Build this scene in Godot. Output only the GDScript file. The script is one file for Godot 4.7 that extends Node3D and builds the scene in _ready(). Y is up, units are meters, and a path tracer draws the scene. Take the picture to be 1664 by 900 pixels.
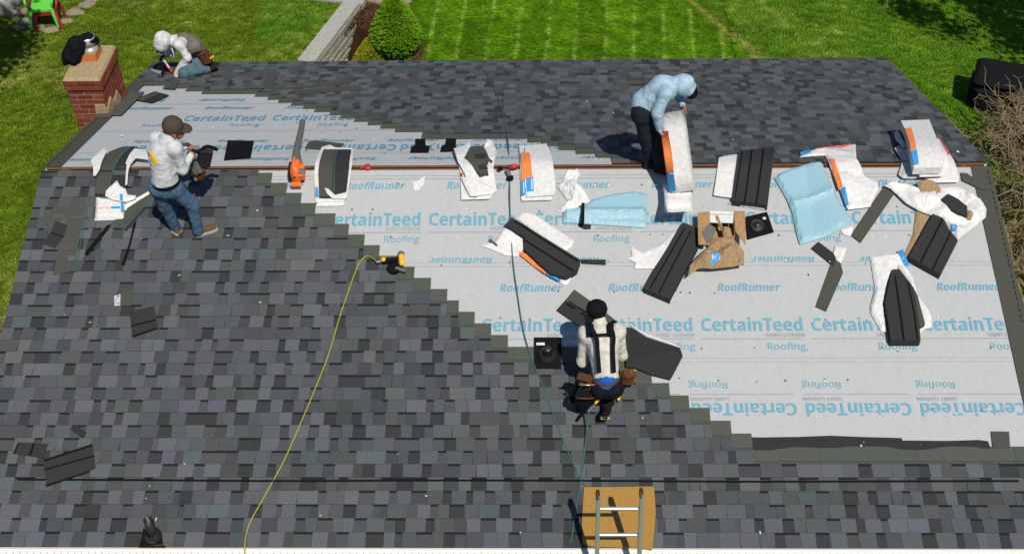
extends Node3D
# Roofers re-shingling a gable roof, seen from the air. y up, metres; the ridge runs along x at height RY, z = 0.
const FPX := 1986.8
const W := 11.05
const PITCH := 0.3012
const SL := 4.574
const EXPO := 0.14294
const RY := 5.4
var CAMP := Vector3(0.286, RY + 8.677, 11.426)
var CB := Basis.from_euler(Vector3(-0.7401, 0.0278, -0.0217))
var TP := tan(PITCH)
var M := {}
var names := {}
var rng := RandomNumberGenerator.new()
var nz := FastNoiseLite.new()
var wallA := Vector3.ZERO
var wallB := Vector3.ZERO

# ---------- pixels of the photograph to points on real surfaces
func ray(u, v) -> Vector3:
	return CB * Vector3((u - 832.0) / FPX, -(v - 450.0) / FPX, -1.0)
func roofy(z, r := 0.0) -> float:
	return RY - TP * (sqrt(z * z + r * r) if r > 0.0 else absf(z))
func R(u, v, h := 0.0, r := 0.0) -> Vector3:
	var d := ray(u, v)
	var a: float = (RY + 3.0 - CAMP.y) / d.y
	var b: float = (RY - 6.0 - CAMP.y) / d.y
	for i in 40:
		var m := (a + b) / 2
		var p := CAMP + d * m
		if p.y - roofy(p.z, r) - h > 0: a = m
		else: b = m
	return CAMP + d * a
func Gy(u, v, y) -> Vector3:
	var d := ray(u, v)
	return CAMP + d * ((y - CAMP.y) / d.y)
func Zp(u, v, z) -> Vector3:
	var d := ray(u, v)
	return CAMP + d * ((z - CAMP.z) / d.z)
func gh(x, z) -> float:
	# a terrace left of the wall; right of it the lawn falls towards the house
	if z > -4.0: return lerpf(0.66, -0.6, clampf((x + 5.6) / 0.4, 0, 1)) if x < 4.0 else lerpf(-0.6, 0.1, clampf((x - 5.0) / 1.0, 0, 1))
	var t: float = (z - wallA.z) / (wallB.z - wallA.z)
	var wx := lerpf(wallA.x, wallB.x, clampf(t, -0.3, 1.8))
	var low := lerpf(0.62, -0.75, clampf(t * 1.15, 0.0, 1.2))
	low = lerpf(low, lerpf(0.32, 0.0, clampf(t, 0.0, 1.2)), clampf((x - wx - 0.35) / 1.0, 0, 1))
	low = lerpf(low, 0.1, clampf((x - 0.0) / 6.0, 0, 1))
	return lerpf(0.66, low, clampf((x - wx + 0.12) / 0.12, 0, 1))
func G(u, v) -> Vector3:
	var d := ray(u, v)
	var y := 0.4
	var p := CAMP
	for i in 6:
		p = CAMP + d * ((y - CAMP.y) / d.y)
		y = lerpf(y, gh(p.x, p.z), 0.8)
	return p

# ---------- nodes
func numbered(n: String) -> String:
	names[n] = names.get(n, -1) + 1
	return n if names[n] == 0 else "%s_%03d" % [n, names[n]]
func thing(called, label, category, at := Vector3.ZERO, group := "") -> Node3D:
	var o := Node3D.new(); o.name = numbered(called); add_child(o); o.position = at
	o.set_meta("label", label); o.set_meta("category", category)
	if group != "": o.set_meta("group", group)
	return o
func obj(called, mesh, mat, parent, kind := "") -> MeshInstance3D:
	var o := MeshInstance3D.new(); o.name = called; o.mesh = mesh
	if mat: o.material_override = mat
	parent.add_child(o, true)
	if kind != "": o.set_meta("kind", kind)
	return o
func part(called, st: SurfaceTool, mat, parent, smooth := false) -> MeshInstance3D:
	# geometry is given in world space; it is moved into the parent's space here
	st.generate_normals()
	var mesh := st.commit()
	var o := obj(called, mesh, mat, parent)
	var off := Vector3.ZERO
	var q = parent
	while q != self:
		off += q.position; q = q.get_parent()
	o.position = -off
	return o

# ---------- shapes
func mb() -> SurfaceTool:
	var st := SurfaceTool.new(); st.begin(Mesh.PRIMITIVE_TRIANGLES); st.set_smooth_group(-1); return st
func quad(st: SurfaceTool, a, b, c, d):
	for p in [a, b, c, a, c, d]: st.add_vertex(p)
func bx(st: SurfaceTool, t: Transform3D, s: Vector3, tx := 1.0, tz := 1.0):
	# a box centred on t; the top is tx, tz times as large as the bottom
	var h := s / 2
	var v := []
	for y in [-1, 1]:
		var kx: float = tx if y == 1 else 1.0
		var kz: float = tz if y == 1 else 1.0
		for q in [[-1, -1], [1, -1], [1, 1], [-1, 1]]:
			v.append(t * Vector3(q[0] * h.x * kx, y * h.y, q[1] * h.z * kz))
	quad(st, v[4], v[5], v[6], v[7]); quad(st, v[3], v[2], v[1], v[0])
	for i in 4:
		var j := (i + 1) % 4
		quad(st, v[i], v[j], v[j + 4], v[i + 4])
func rbx(st: SurfaceTool, t: Transform3D, s: Vector3, r: float):
	# box with chamfered edges: a hull of three slabs
	var h := s / 2
	var pts := []
	for k in [[-h.y, r], [-h.y + r, 0.0], [h.y - r, 0.0], [h.y, r]]:
		var ring := []
		var a: float = h.x - k[1]
		var b: float = h.z - k[1]
		for q in [[-a + r, -b], [a - r, -b], [a, -b + r], [a, b - r], [a - r, b], [-a + r, b], [-a, b - r], [-a, -b + r]]:
			ring.append(t * Vector3(q[0], k[0], q[1]))
		pts.append(ring)
	for k in 3:
		for i in 8:
			var j := (i + 1) % 8
			quad(st, pts[k][i], pts[k][j], pts[k + 1][j], pts[k + 1][i])
	for i in range(1, 7):
		for p in [pts[3][0], pts[3][i], pts[3][i + 1]]: st.add_vertex(p)
		for p in [pts[0][0], pts[0][i + 1], pts[0][i]]: st.add_vertex(p)
func frame(a: Vector3, b: Vector3, up := Vector3.UP) -> Transform3D:
	# x along a->b, y near up, origin in the middle
	var x := (b - a).normalized()
	var z := x.cross(up).normalized()
	return Transform3D(Basis(x, z.cross(x), z), (a + b) / 2)
func tube(st: SurfaceTool, pts, rad, sides := 6, cap := true):
	# rad: a number or one radius for each point
	st.set_smooth_group(0)
	var rings := []
	var n: int = pts.size()
	var side := Vector3.ZERO
	for i in n:
		var d: Vector3 = (pts[mini(i + 1, n - 1)] - pts[maxi(i - 1, 0)]).normalized()
		if side == Vector3.ZERO: side = d.cross(Vector3.UP if absf(d.y) < 0.9 else Vector3.RIGHT).normalized()
		side = (side - d * side.dot(d)).normalized()
		var up := d.cross(side)
		var r: float = rad[i] if rad is Array else rad
		var ring := []
		for k in sides:
			var a := TAU * k / sides
			ring.append(pts[i] + (side * cos(a) + up * sin(a)) * r)
		rings.append(ring)
	for i in n - 1:
		for k in sides:
			var j := (k + 1) % sides
			quad(st, rings[i][k], rings[i + 1][k], rings[i + 1][j], rings[i][j])
	st.set_smooth_group(-1)
	if cap:
		for k in range(1, sides - 1):
			for p in [rings[0][0], rings[0][k], rings[0][k + 1]]: st.add_vertex(p)
			for p in [rings[n - 1][0], rings[n - 1][k + 1], rings[n - 1][k]]: st.add_vertex(p)
func lathe(st: SurfaceTool, t: Transform3D, prof, sides := 16):
	st.set_smooth_group(0)
	for i in prof.size() - 1:
		for k in sides:
			var a := TAU * k / sides
			var b := TAU * (k + 1) / sides
			var p: Vector2 = prof[i]
			var q: Vector2 = prof[i + 1]
			quad(st, t * Vector3(p.x * cos(a), p.y, p.x * sin(a)), t * Vector3(p.x * cos(b), p.y, p.x * sin(b)), t * Vector3(q.x * cos(b), q.y, q.x * sin(b)), t * Vector3(q.x * cos(a), q.y, q.x * sin(a)))
	st.set_smooth_group(-1)
func smoothed(pts, n := 6) -> Array:
	var c := Curve3D.new()
	for i in pts.size():
		var t: Vector3 = (pts[mini(i + 1, pts.size() - 1)] - pts[maxi(i - 1, 0)]) / 6.0
		c.add_point(pts[i], -t, t)
	var out := []
	for i in pts.size() - 1:
		for k in n: out.append(c.sample(i, float(k) / n))
	out.append(pts[-1])
	return out
# a sheet or a block whose outline is a polygon in x, z: top at topf(x, z), sides and underside thick below it
func pad(poly: PackedVector2Array, topf: Callable, thick: float, step := 0.06, smooth := true, colf = null) -> SurfaceTool:
	var pts := PackedVector2Array()
	for i in poly.size():
		var a := poly[i]
		var b := poly[(i + 1) % poly.size()]
		var n := maxi(1, int(ceil(a.distance_to(b) / step)))
		for k in n: pts.append(a.lerp(b, float(k) / n))
	var nb := pts.size()
	var lo := poly[0]
	var hi := poly[0]
	for p in poly:
		lo = lo.min(p); hi = hi.max(p)
	var rr := RandomNumberGenerator.new(); rr.seed = 5
	var y := lo.y + step * 0.5
	while y < hi.y:
		var x := lo.x + step * 0.5
		while x < hi.x:
			var p := Vector2(x + rr.randf_range(-0.3, 0.3) * step, y + rr.randf_range(-0.3, 0.3) * step)
			if Geometry2D.is_point_in_polygon(p, poly):
				var ok := true
				for i in nb:
					if pts[i].distance_squared_to(p) < step * step * 0.2:
						ok = false; break
				if ok: pts.append(p)
			x += step
		y += step
	var tri := Geometry2D.triangulate_delaunay(pts)
	var top := []
	for p in pts: top.append(Vector3(p.x, topf.call(p.x, p.y), p.y))
	var st := mb()
	var dn := Vector3(0, -thick, 0)
	st.set_smooth_group(0 if smooth else -1)
	var keep := []
	for i in range(0, tri.size(), 3):
		var c := (pts[tri[i]] + pts[tri[i + 1]] + pts[tri[i + 2]]) / 3.0
		if not Geometry2D.is_point_in_polygon(c, poly): continue
		var t := [tri[i], tri[i + 1], tri[i + 2]]
		if (pts[t[1]] - pts[t[0]]).cross(pts[t[2]] - pts[t[0]]) < 0: t = [t[0], t[2], t[1]]
		keep.append(t)
		for k in t:
			if colf != null: st.set_color(colf.call(top[k].x, top[k].z))
			st.add_vertex(top[k])
	st.set_smooth_group(-1)
	for t in keep:
		for k in [t[0], t[2], t[1]]:
			if colf != null: st.set_color(colf.call(top[k].x, top[k].z))
			st.add_vertex(top[k] + dn)
	for i in nb:
		var j := (i + 1) % nb
		if colf != null: st.set_color(colf.call(top[i].x, top[i].z))
		quad(st, top[i], top[j], top[j] + dn, top[i] + dn)
	return st
func px(arr, h := 0.0, r := 0.0) -> PackedVector2Array:
	var o := PackedVector2Array()
	for i in range(0, arr.size(), 2):
		var p := R(arr[i], arr[i + 1], h, r)
		o.append(Vector2(p.x, p.z))
	return o
func mid(poly: PackedVector2Array, h := 0.0, r := 0.0) -> Vector3:
	var c := Vector2.ZERO
	for p in poly: c += p
	c /= poly.size()
	return Vector3(c.x, roofy(c.y, r) + h, c.y)
func bump(x, z, amp, fr, seed_) -> float:
	# crumpled film: straight sharp creases in a few directions, bent by a slow swell
	nz.seed = seed_
	nz.frequency = fr * 0.35
	var wx: float = x + 0.10 * nz.get_noise_2d(x, z)
	var wz: float = z + 0.10 * nz.get_noise_2d(x + 31.0, z)
	var s := 0.0
	for i in 3:
		var a: float = seed_ * 1.7 + i * 2.399
		var q: float = (wx * cos(a) + wz * sin(a)) * fr * (0.55 + 0.33 * i) + seed_ * 0.37 + i
		s += (absf(fposmod(q, 2.0) - 1.0) - 0.5) / (1.0 + 0.45 * i)
	return amp * (s * 0.75 + 0.7 * nz.get_noise_2d(x * 0.7 + 7.0, z * 0.7 - 3.0))
func edge_dist(poly: PackedVector2Array, p: Vector2) -> float:
	var d := 9.0
	for i in poly.size():
		d = minf(d, p.distance_to(Geometry2D.get_closest_point_to_segment(p, poly[i], poly[(i + 1) % poly.size()])))
	return d
func topfn(h, amp := 0.0, fr := 6.0, seed_ := 1, r := 0.0) -> Callable:
	return func(x, z): return roofy(z, r) + h + (bump(x, z, amp, fr, seed_) if amp > 0.0 else 0.0)

# ---------- materials
func tex(seed_, fr, lo, hi, normal := false, size := 512, octaves := 4) -> NoiseTexture2D:
	var n := FastNoiseLite.new(); n.seed = seed_; n.frequency = fr; n.fractal_octaves = octaves
	var t := NoiseTexture2D.new(); t.width = size; t.height = size; t.seamless = true; t.noise = n
	if normal:
		t.as_normal_map = true; t.bump_strength = hi
	else:
		var g := Gradient.new(); g.set_color(0, Color(lo, lo, lo)); g.set_color(1, Color(hi, hi, hi))
		t.color_ramp = g
	return t
func mat(c: Color, rough := 0.8, metal := 0.0) -> StandardMaterial3D:
	# c: linear base colour
	var m := StandardMaterial3D.new(); m.albedo_color = c.linear_to_srgb(); m.roughness = rough; m.metallic = metal
	m.cull_mode = BaseMaterial3D.CULL_DISABLED
	m.metallic_specular = 0.5 if rough < 0.55 else 0.15
	return m
func tri(m: StandardMaterial3D, alb, nor, scale := 2.0, depth := 1.0) -> StandardMaterial3D:
	m.uv1_triplanar = true; m.uv1_world_triplanar = true; m.uv1_scale = Vector3.ONE * scale
	if alb: m.albedo_texture = alb
	if nor:
		m.normal_enabled = true; m.normal_texture = nor; m.normal_scale = depth
	return m
func vcol(rough := 0.9) -> StandardMaterial3D:
	var m := mat(Color(1, 1, 1), rough); m.vertex_color_use_as_albedo = true
	return m
func make_materials():
	var grain := tex(3, 0.07, 0.7, 1.0, false, 512, 4)
	var grain_n := tex(4, 0.14, 0, 5.0, true, 512, 3)
	var mottle := tex(9, 0.012, 0.78, 1.0, false, 512, 5)
	var wrinkle := tex(12, 0.014, 0, 9.0, true, 512, 4)
	var weave := tex(15, 0.1, 0.86, 1.0, false, 256, 2)
	M.shingle = tri(vcol(0.95), grain, grain_n, 1.7, 0.8)
	M.underlay = tri(mat(Color(0.45, 0.47, 0.49), 0.75), tex(10, 0.03, 0.955, 1.0, false, 512, 5), wrinkle, 0.8, 0.25)
	M.print = mat(Color(0.145, 0.355, 0.475), 0.8)
	M.print_grey = mat(Color(0.27, 0.33, 0.37), 0.8)
	M.print_blue = mat(Color(0.12, 0.29, 0.42), 0.8)
	M.deck = tri(mat(Color(0.25, 0.13, 0.075), 0.85), mottle, grain_n, 2.0, 0.4)
	M.white_metal = mat(Color(0.74, 0.74, 0.72), 0.45)
	M.siding = mat(Color(0.62, 0.61, 0.57), 0.7)
	M.olive = tri(mat(Color(0.108, 0.112, 0.098), 0.95), grain, grain_n, 1.7, 0.8)
	M.felt = tri(mat(Color(0.05, 0.052, 0.054), 0.93), grain, grain_n, 1.7, 0.8)
	M.back = tri(mat(Color(0.052, 0.054, 0.058), 0.95), grain, grain_n, 2.4, 0.5)
	M.bead = mat(Color(0.045, 0.085, 0.075), 0.45)
	M.wrap = tri(mat(Color(0.76, 0.76, 0.77), 0.42), tex(21, 0.01, 0.9, 1.0), wrinkle, 2.5, 0.7)
	M.wrap_grey = tri(mat(Color(0.60, 0.62, 0.65), 0.4), mottle, wrinkle, 2.5, 0.7)
	M.orange = tri(mat(Color(0.82, 0.23, 0.06), 0.4), null, wrinkle, 2.5, 0.5)
	M.red_print = mat(Color(0.72, 0.11, 0.10), 0.4)
	M.pink_print = mat(Color(0.80, 0.45, 0.45), 0.5)
	M.blue = tri(mat(Color(0.045, 0.30, 0.66), 0.4), null, wrinkle, 2.5, 0.5)
	M.sky_film = tri(mat(Color(0.27, 0.47, 0.57), 0.5), null, wrinkle, 1.2, 0.25)
	M.card = tri(mat(Color(0.46, 0.29, 0.14), 0.9), mottle, null, 3.0)
	M.paper = tri(mat(Color(0.42, 0.30, 0.17), 0.85), mottle, wrinkle, 4.0, 1.0)
	M.black = mat(Color(0.009, 0.009, 0.010), 0.75)
	M.rubber = mat(Color(0.018, 0.018, 0.02), 0.42)
	M.black_cloth = tri(mat(Color(0.011, 0.012, 0.016), 0.95), weave, null, 10.0)
	M.alu = mat(Color(0.62, 0.63, 0.64), 0.38, 0.75)
	M.steel = mat(Color(0.5, 0.5, 0.5), 0.35, 0.8)
	M.yellow = mat(Color(0.78, 0.46, 0.02), 0.4)
	M.hose = mat(Color(0.33, 0.31, 0.025), 0.5)
	M.rope = mat(Color(0.055, 0.13, 0.12), 0.8)
	M.tool_red = mat(Color(0.40, 0.025, 0.025), 0.5)
	M.tool_orange = mat(Color(0.82, 0.16, 0.025), 0.35)
	M.tool_grey = mat(Color(0.13, 0.13, 0.13), 0.5)
	M.leather = tri(mat(Color(0.13, 0.06, 0.03), 0.7), mottle, wrinkle, 5.0, 0.5)
	M.skin = mat(Color(0.42, 0.21, 0.13), 0.6)
	M.figure = tri(vcol(0.9), weave, tex(31, 0.014, 0, 12.0, true, 512, 4), 2.2, 0.7)
	var stain := tex(33, 0.03, 0.68, 1.0, false, 512, 5)
	M.brick = tri(mat(Color(0.31, 0.085, 0.05), 0.92), stain, grain_n, 3.0, 0.7)
	M.brick2 = tri(mat(Color(0.25, 0.068, 0.045), 0.92), stain, grain_n, 3.0, 0.7)
	M.brick3 = tri(mat(Color(0.37, 0.12, 0.075), 0.92), stain, grain_n, 3.0, 0.7)
	M.mortar = tri(mat(Color(0.52, 0.43, 0.36), 0.95), mottle, grain_n, 4.0, 0.8)
	M.concrete = tri(mat(Color(0.50, 0.40, 0.24), 0.95), mottle, grain_n, 3.0, 0.8)
	M.terracotta = mat(Color(0.50, 0.17, 0.06), 0.85)
	M.galv = tri(mat(Color(0.56, 0.57, 0.58), 0.4, 0.5), mottle, null, 4.0)
	M.lead = tri(mat(Color(0.12, 0.125, 0.12), 0.7), mottle, null, 4.0)
	M.stone = tri(mat(Color(0.40, 0.385, 0.33), 0.95), mottle, grain_n, 3.0, 1.0)
	M.cap_stone = tri(mat(Color(0.50, 0.50, 0.47), 0.95), mottle, grain_n, 2.0, 0.6)
	M.rock = tri(mat(Color(0.34, 0.30, 0.22), 0.95), mottle, grain_n, 3.0, 1.0)
	M.twig = tri(mat(Color(0.36, 0.285, 0.17), 0.9), stain, null, 2.0)
	M.branch = tri(mat(Color(0.36, 0.31, 0.22), 0.9), stain, null, 2.0)
	M.bark = tri(mat(Color(0.09, 0.07, 0.05), 0.95), mottle, grain_n, 3.0, 1.0)
	M.leaf = vcol(0.7)
	M.ground = tri(vcol(0.97), tex(41, 0.06, 0.6, 1.0, false, 512, 4), tex(42, 0.08, 0, 8.0, true, 512, 4), 1.3, 1.0)
	M.blade = vcol(0.75)
	M.blade.backlight_enabled = true; M.blade.backlight = Color(0.06, 0.09, 0.01)
	M.chair_green = mat(Color(0.12, 0.58, 0.07), 0.4)
	M.chair_red = mat(Color(0.36, 0.015, 0.03), 0.4)
	M.bin = mat(Color(0.010, 0.011, 0.014), 0.85)
	M.bin_lid = tri(mat(Color(0.075, 0.078, 0.06), 0.8), mottle, null, 3.0)

func _ready():
	rng.seed = 7
	setup_camera()
	make_materials()
	wallA = Gy(584, 6, 0.72); wallB = Gy(512, 100, 0.72)
	build_ground()
	build_house()
	build_roof_clutter()
	build_yard()
	build_people()

func setup_camera():
	var c := Camera3D.new(); c.name = "camera"; add_child(c)
	c.transform = Transform3D(CB, CAMP)
	c.fov = rad_to_deg(2 * atan(450.0 / FPX)); c.far = 400; c.current = true
	var e := Environment.new()
	e.background_mode = Environment.BG_SKY
	var s := ProceduralSkyMaterial.new()
	s.sky_top_color = Color(0.40, 0.50, 0.66); s.sky_horizon_color = Color(0.74, 0.78, 0.83)
	s.ground_bottom_color = Color(0.18, 0.2, 0.14); s.ground_horizon_color = Color(0.5, 0.55, 0.5)
	var sky := Sky.new(); sky.sky_material = s; e.sky = sky
	e.background_energy_multiplier = 0.72
	e.tonemap_mode = Environment.TONE_MAPPER_LINEAR
	e.tonemap_exposure = 1.0
	e.sdfgi_enabled = true; e.ssao_enabled = true; e.ssil_enabled = true
	var we := WorldEnvironment.new(); we.name = "sky"; we.environment = e; add_child(we)
	var l := DirectionalLight3D.new(); l.name = "sun"; add_child(l)
	l.light_energy = 1.35; l.light_angular_distance = 0.5; l.light_color = Color(1.0, 0.965, 0.90); l.shadow_enabled = true
	var el := deg_to_rad(55.0)
	var trav := Vector3(-0.42, 0, -0.9).normalized() * cos(el) + Vector3(0, -sin(el), 0)
	l.look_at_from_position(Vector3(0, 20, 0), Vector3(0, 20, 0) + trav, Vector3.UP)

# ---------- ground
var stripe_o := Vector3.ZERO
var stripe_d := Vector3.FORWARD
var dryA := Vector3.ZERO
var dryB := Vector3.ZERO
var bed := PackedVector2Array()
func side_of(p: Vector2, a: Vector3, b: Vector3) -> float:
	return (b.x - a.x) * (p.y - a.z) - (b.z - a.z) * (p.x - a.x)
func ground_colour(x, z) -> Color:
	var p := Vector2(x, z)
	nz.seed = 61; nz.frequency = 0.55
	var a := nz.get_noise_2d(x, z)
	nz.frequency = 2.6
	var b := nz.get_noise_2d(x + 40, z)
	nz.frequency = 0.23
	var c := nz.get_noise_2d(x - 90, z)
	if Geometry2D.is_point_in_polygon(p, bed):
		return Color(0.075, 0.035, 0.022) * (0.85 + 0.5 * b)
	var wx := lerpf(wallA.x, wallB.x, (z - wallA.z) / (wallB.z - wallA.z))
	var straw := Color(0.21, 0.185, 0.06)
	var col: Color
	if x < wx:
		col = Color(0.062, 0.092, 0.008).lerp(Color(0.095, 0.125, 0.012), clampf(0.5 + a, 0, 1))
		col = col.lerp(straw, clampf((b * 0.6 + c * 0.9 + a * 0.5) - 0.1, 0, 0.75))
		if x > -5.6: col = col.lerp(straw, clampf((b + a) * 1.1 - 0.15, 0, 0.6)).lerp(Color(0.05, 0.14, 0.01), clampf(c * 2.0 + 0.3, 0, 0.6))
		if z > -3.2 and x < -6.0: col = col.lerp(Color(0.13, 0.105, 0.07), clampf((z + 2.45) * 2.5 + b, 0, 1))
	else:
		var dd := side_of(p, dryA, dryB) / Vector2(dryB.x - dryA.x, dryB.z - dryA.z).length()
		if dd < 0.0:
			col = Color(0.064, 0.142, 0.005).lerp(Color(0.11, 0.205, 0.008), clampf(0.5 + a * 0.8 + b * 0.3, 0, 1))
			var s := (p - Vector2(stripe_o.x, stripe_o.z)).cross(Vector2(stripe_d.x, stripe_d.z)) + 0.04 * a
			var m := absf(fposmod(s / 0.62 + 0.5, 1.0) - 0.5) * 0.62
			col = col.lerp(Color(0.27, 0.34, 0.07), clampf(1.0 - m / 0.06, 0, 1) * clampf(0.75 + b + c, 0, 1) * 0.95)
			if int(floor(s / 0.62)) % 2 == 0: col = col * 0.82
		else:
			col = Color(0.052, 0.112, 0.008).lerp(Color(0.088, 0.155, 0.014), clampf(0.5 + a, 0, 1))
			col = col.lerp(straw, clampf(b * 0.8 + c * 0.5 + a * 0.4 - 0.25, 0, 0.55))
			if x > 6.2 and z > -6.2: col = col.lerp(Color(0.24, 0.17, 0.085), clampf((z + 6.2) * 1.2 + b * 0.7, 0, 0.85))
		col = col.lerp(Color(0.30, 0.25, 0.085), clampf(1.0 - absf(dd - 0.05 + 0.06 * b) / 0.11, 0, 1) * 0.8)
	return Color(col.r * 0.86, col.g * 1.02, col.b * 0.7) * (1.0 + 0.45 * b) * 1.5
func build_ground():
	stripe_o = G(983, 90); stripe_d = (G(986, 2) - stripe_o).normalized()
	dryA = G(1228, 97); dryB = G(1112, -2)
	for q in [[588, -14], [640, -14], [628, 30], [684, 52], [690, 84], [672, 130], [535, 130], [574, 76]]:
		var p := G(q[0], q[1]); bed.append(Vector2(p.x, p.z))
	var xs := []
	var zs := []
	for v in [-160.0, -90, -50, -30, -22]: xs.append(v)
	var x := -16.0
	while x < 14.0: xs.append(x); x += 0.1
	for v in [14.0, 20, 30, 50, 90, 160]: xs.append(v)
	for v in [-160.0, -90, -50, -34, -24, -18]: zs.append(v)
	var z := -15.5
	while z < -0.6: zs.append(z); z += 0.1
	for v in [0.0, 2, 5, 10, 20, 50, 160]: zs.append(v)
	var arr := []; arr.resize(Mesh.ARRAY_MAX)
	var vs := PackedVector3Array(); var cs := PackedColorArray(); var ids := PackedInt32Array(); var ns := PackedVector3Array()
	for j in zs.size():
		for i in xs.size():
			nz.seed = 5; nz.frequency = 0.8
			var y := gh(xs[i], zs[j])
			vs.append(Vector3(xs[i], y + 0.03 * nz.get_noise_2d(xs[i], zs[j]), zs[j]))
			ns.append(Vector3(0, 1, 0))
			cs.append(ground_colour(xs[i], zs[j]))
	var nx := xs.size()
	for j in zs.size() - 1:
		for i in nx - 1:
			var k := j * nx + i
			ids.append_array([k, k + 1, k + nx + 1, k, k + nx + 1, k + nx])
	arr[Mesh.ARRAY_VERTEX] = vs; arr[Mesh.ARRAY_COLOR] = cs; arr[Mesh.ARRAY_NORMAL] = ns; arr[Mesh.ARRAY_INDEX] = ids
	var am := ArrayMesh.new(); am.add_surface_from_arrays(Mesh.PRIMITIVE_TRIANGLES, arr)
	var g := obj("ground", am, M.ground, self, "structure")
	g.set_meta("label", "sloping lawn and yard around the house"); g.set_meta("category", "ground")
	build_grass()
func build_grass():
	# tufts: five bent blades each, coloured like the turf they stand on
	var st := mb()
	var r := RandomNumberGenerator.new(); r.seed = 3
	for i in 5:
		var a := TAU * i / 5.0 + r.randf_range(-0.4, 0.4)
		var d := Vector3(cos(a), 0, sin(a))
		var s := Vector3(-d.z, 0, d.x) * 0.0075
		var b := d * 0.012
		var m := d * r.randf_range(0.02, 0.04) + Vector3(0, 0.035, 0)
		var t := d * r.randf_range(0.05, 0.085) + Vector3(0, 0.05, 0)
		quad(st, b - s, b + s, m + s, m - s)
		for p in [m - s, m + s, t]: st.add_vertex(p)
	st.generate_normals()
	var mm := MultiMesh.new(); mm.transform_format = MultiMesh.TRANSFORM_3D; mm.use_colors = true; mm.mesh = st.commit()
	var xf := []
	var cl := []
	for i in 330000:
		var u := r.randf_range(-30, 1700)
		var v := 0.0
		if i % 8 < 5: v = r.randf_range(-8, 112)
		else:
			u = r.randf_range(-10, 260) if i % 8 < 7 else r.randf_range(1440, 1680)
			v = r.randf_range(90, 560 if u < 200 else 420)
		if u > 250 and u < 1440 and v > 112: continue
		var p := G(u, v)
		if Geometry2D.is_point_in_polygon(Vector2(p.x, p.z), bed): continue
		if absf(p.x) < W / 2 - 0.2 and p.z > -4.2: continue
		if absf((p.x - lerpf(wallA.x, wallB.x, (p.z - wallA.z) / (wallB.z - wallA.z))) + 0.05) < 0.32 and p.z > wallA.z: continue
		var c := ground_colour(p.x, p.z)
		if c.g < c.r * 0.95 and r.randf() < 0.75: continue
		var sc := r.randf_range(0.65, 1.35)
		if p.x > 4.5: sc *= 1.25
		elif p.x > wallA.x: sc *= 0.55
		xf.append(Transform3D(Basis(Vector3.UP, r.randf() * TAU).scaled(Vector3(sc, sc * r.randf_range(0.7, 1.3), sc)), p))
		cl.append((c * (0.5 + 1.1 * pow(r.randf(), 1.3))).lerp(Color(0.20, 0.23, 0.03), 0.25 * pow(r.randf(), 4.0)))
	mm.instance_count = xf.size()
	for i in xf.size():
		mm.set_instance_transform(i, xf[i]); mm.set_instance_color(i, cl[i])
	var o := MultiMeshInstance3D.new(); o.name = "grass"; o.multimesh = mm; o.material_override = M.blade; add_child(o)
	o.set_meta("kind", "stuff"); o.set_meta("label", "green lawn grass growing around the house"); o.set_meta("category", "grass")

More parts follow.
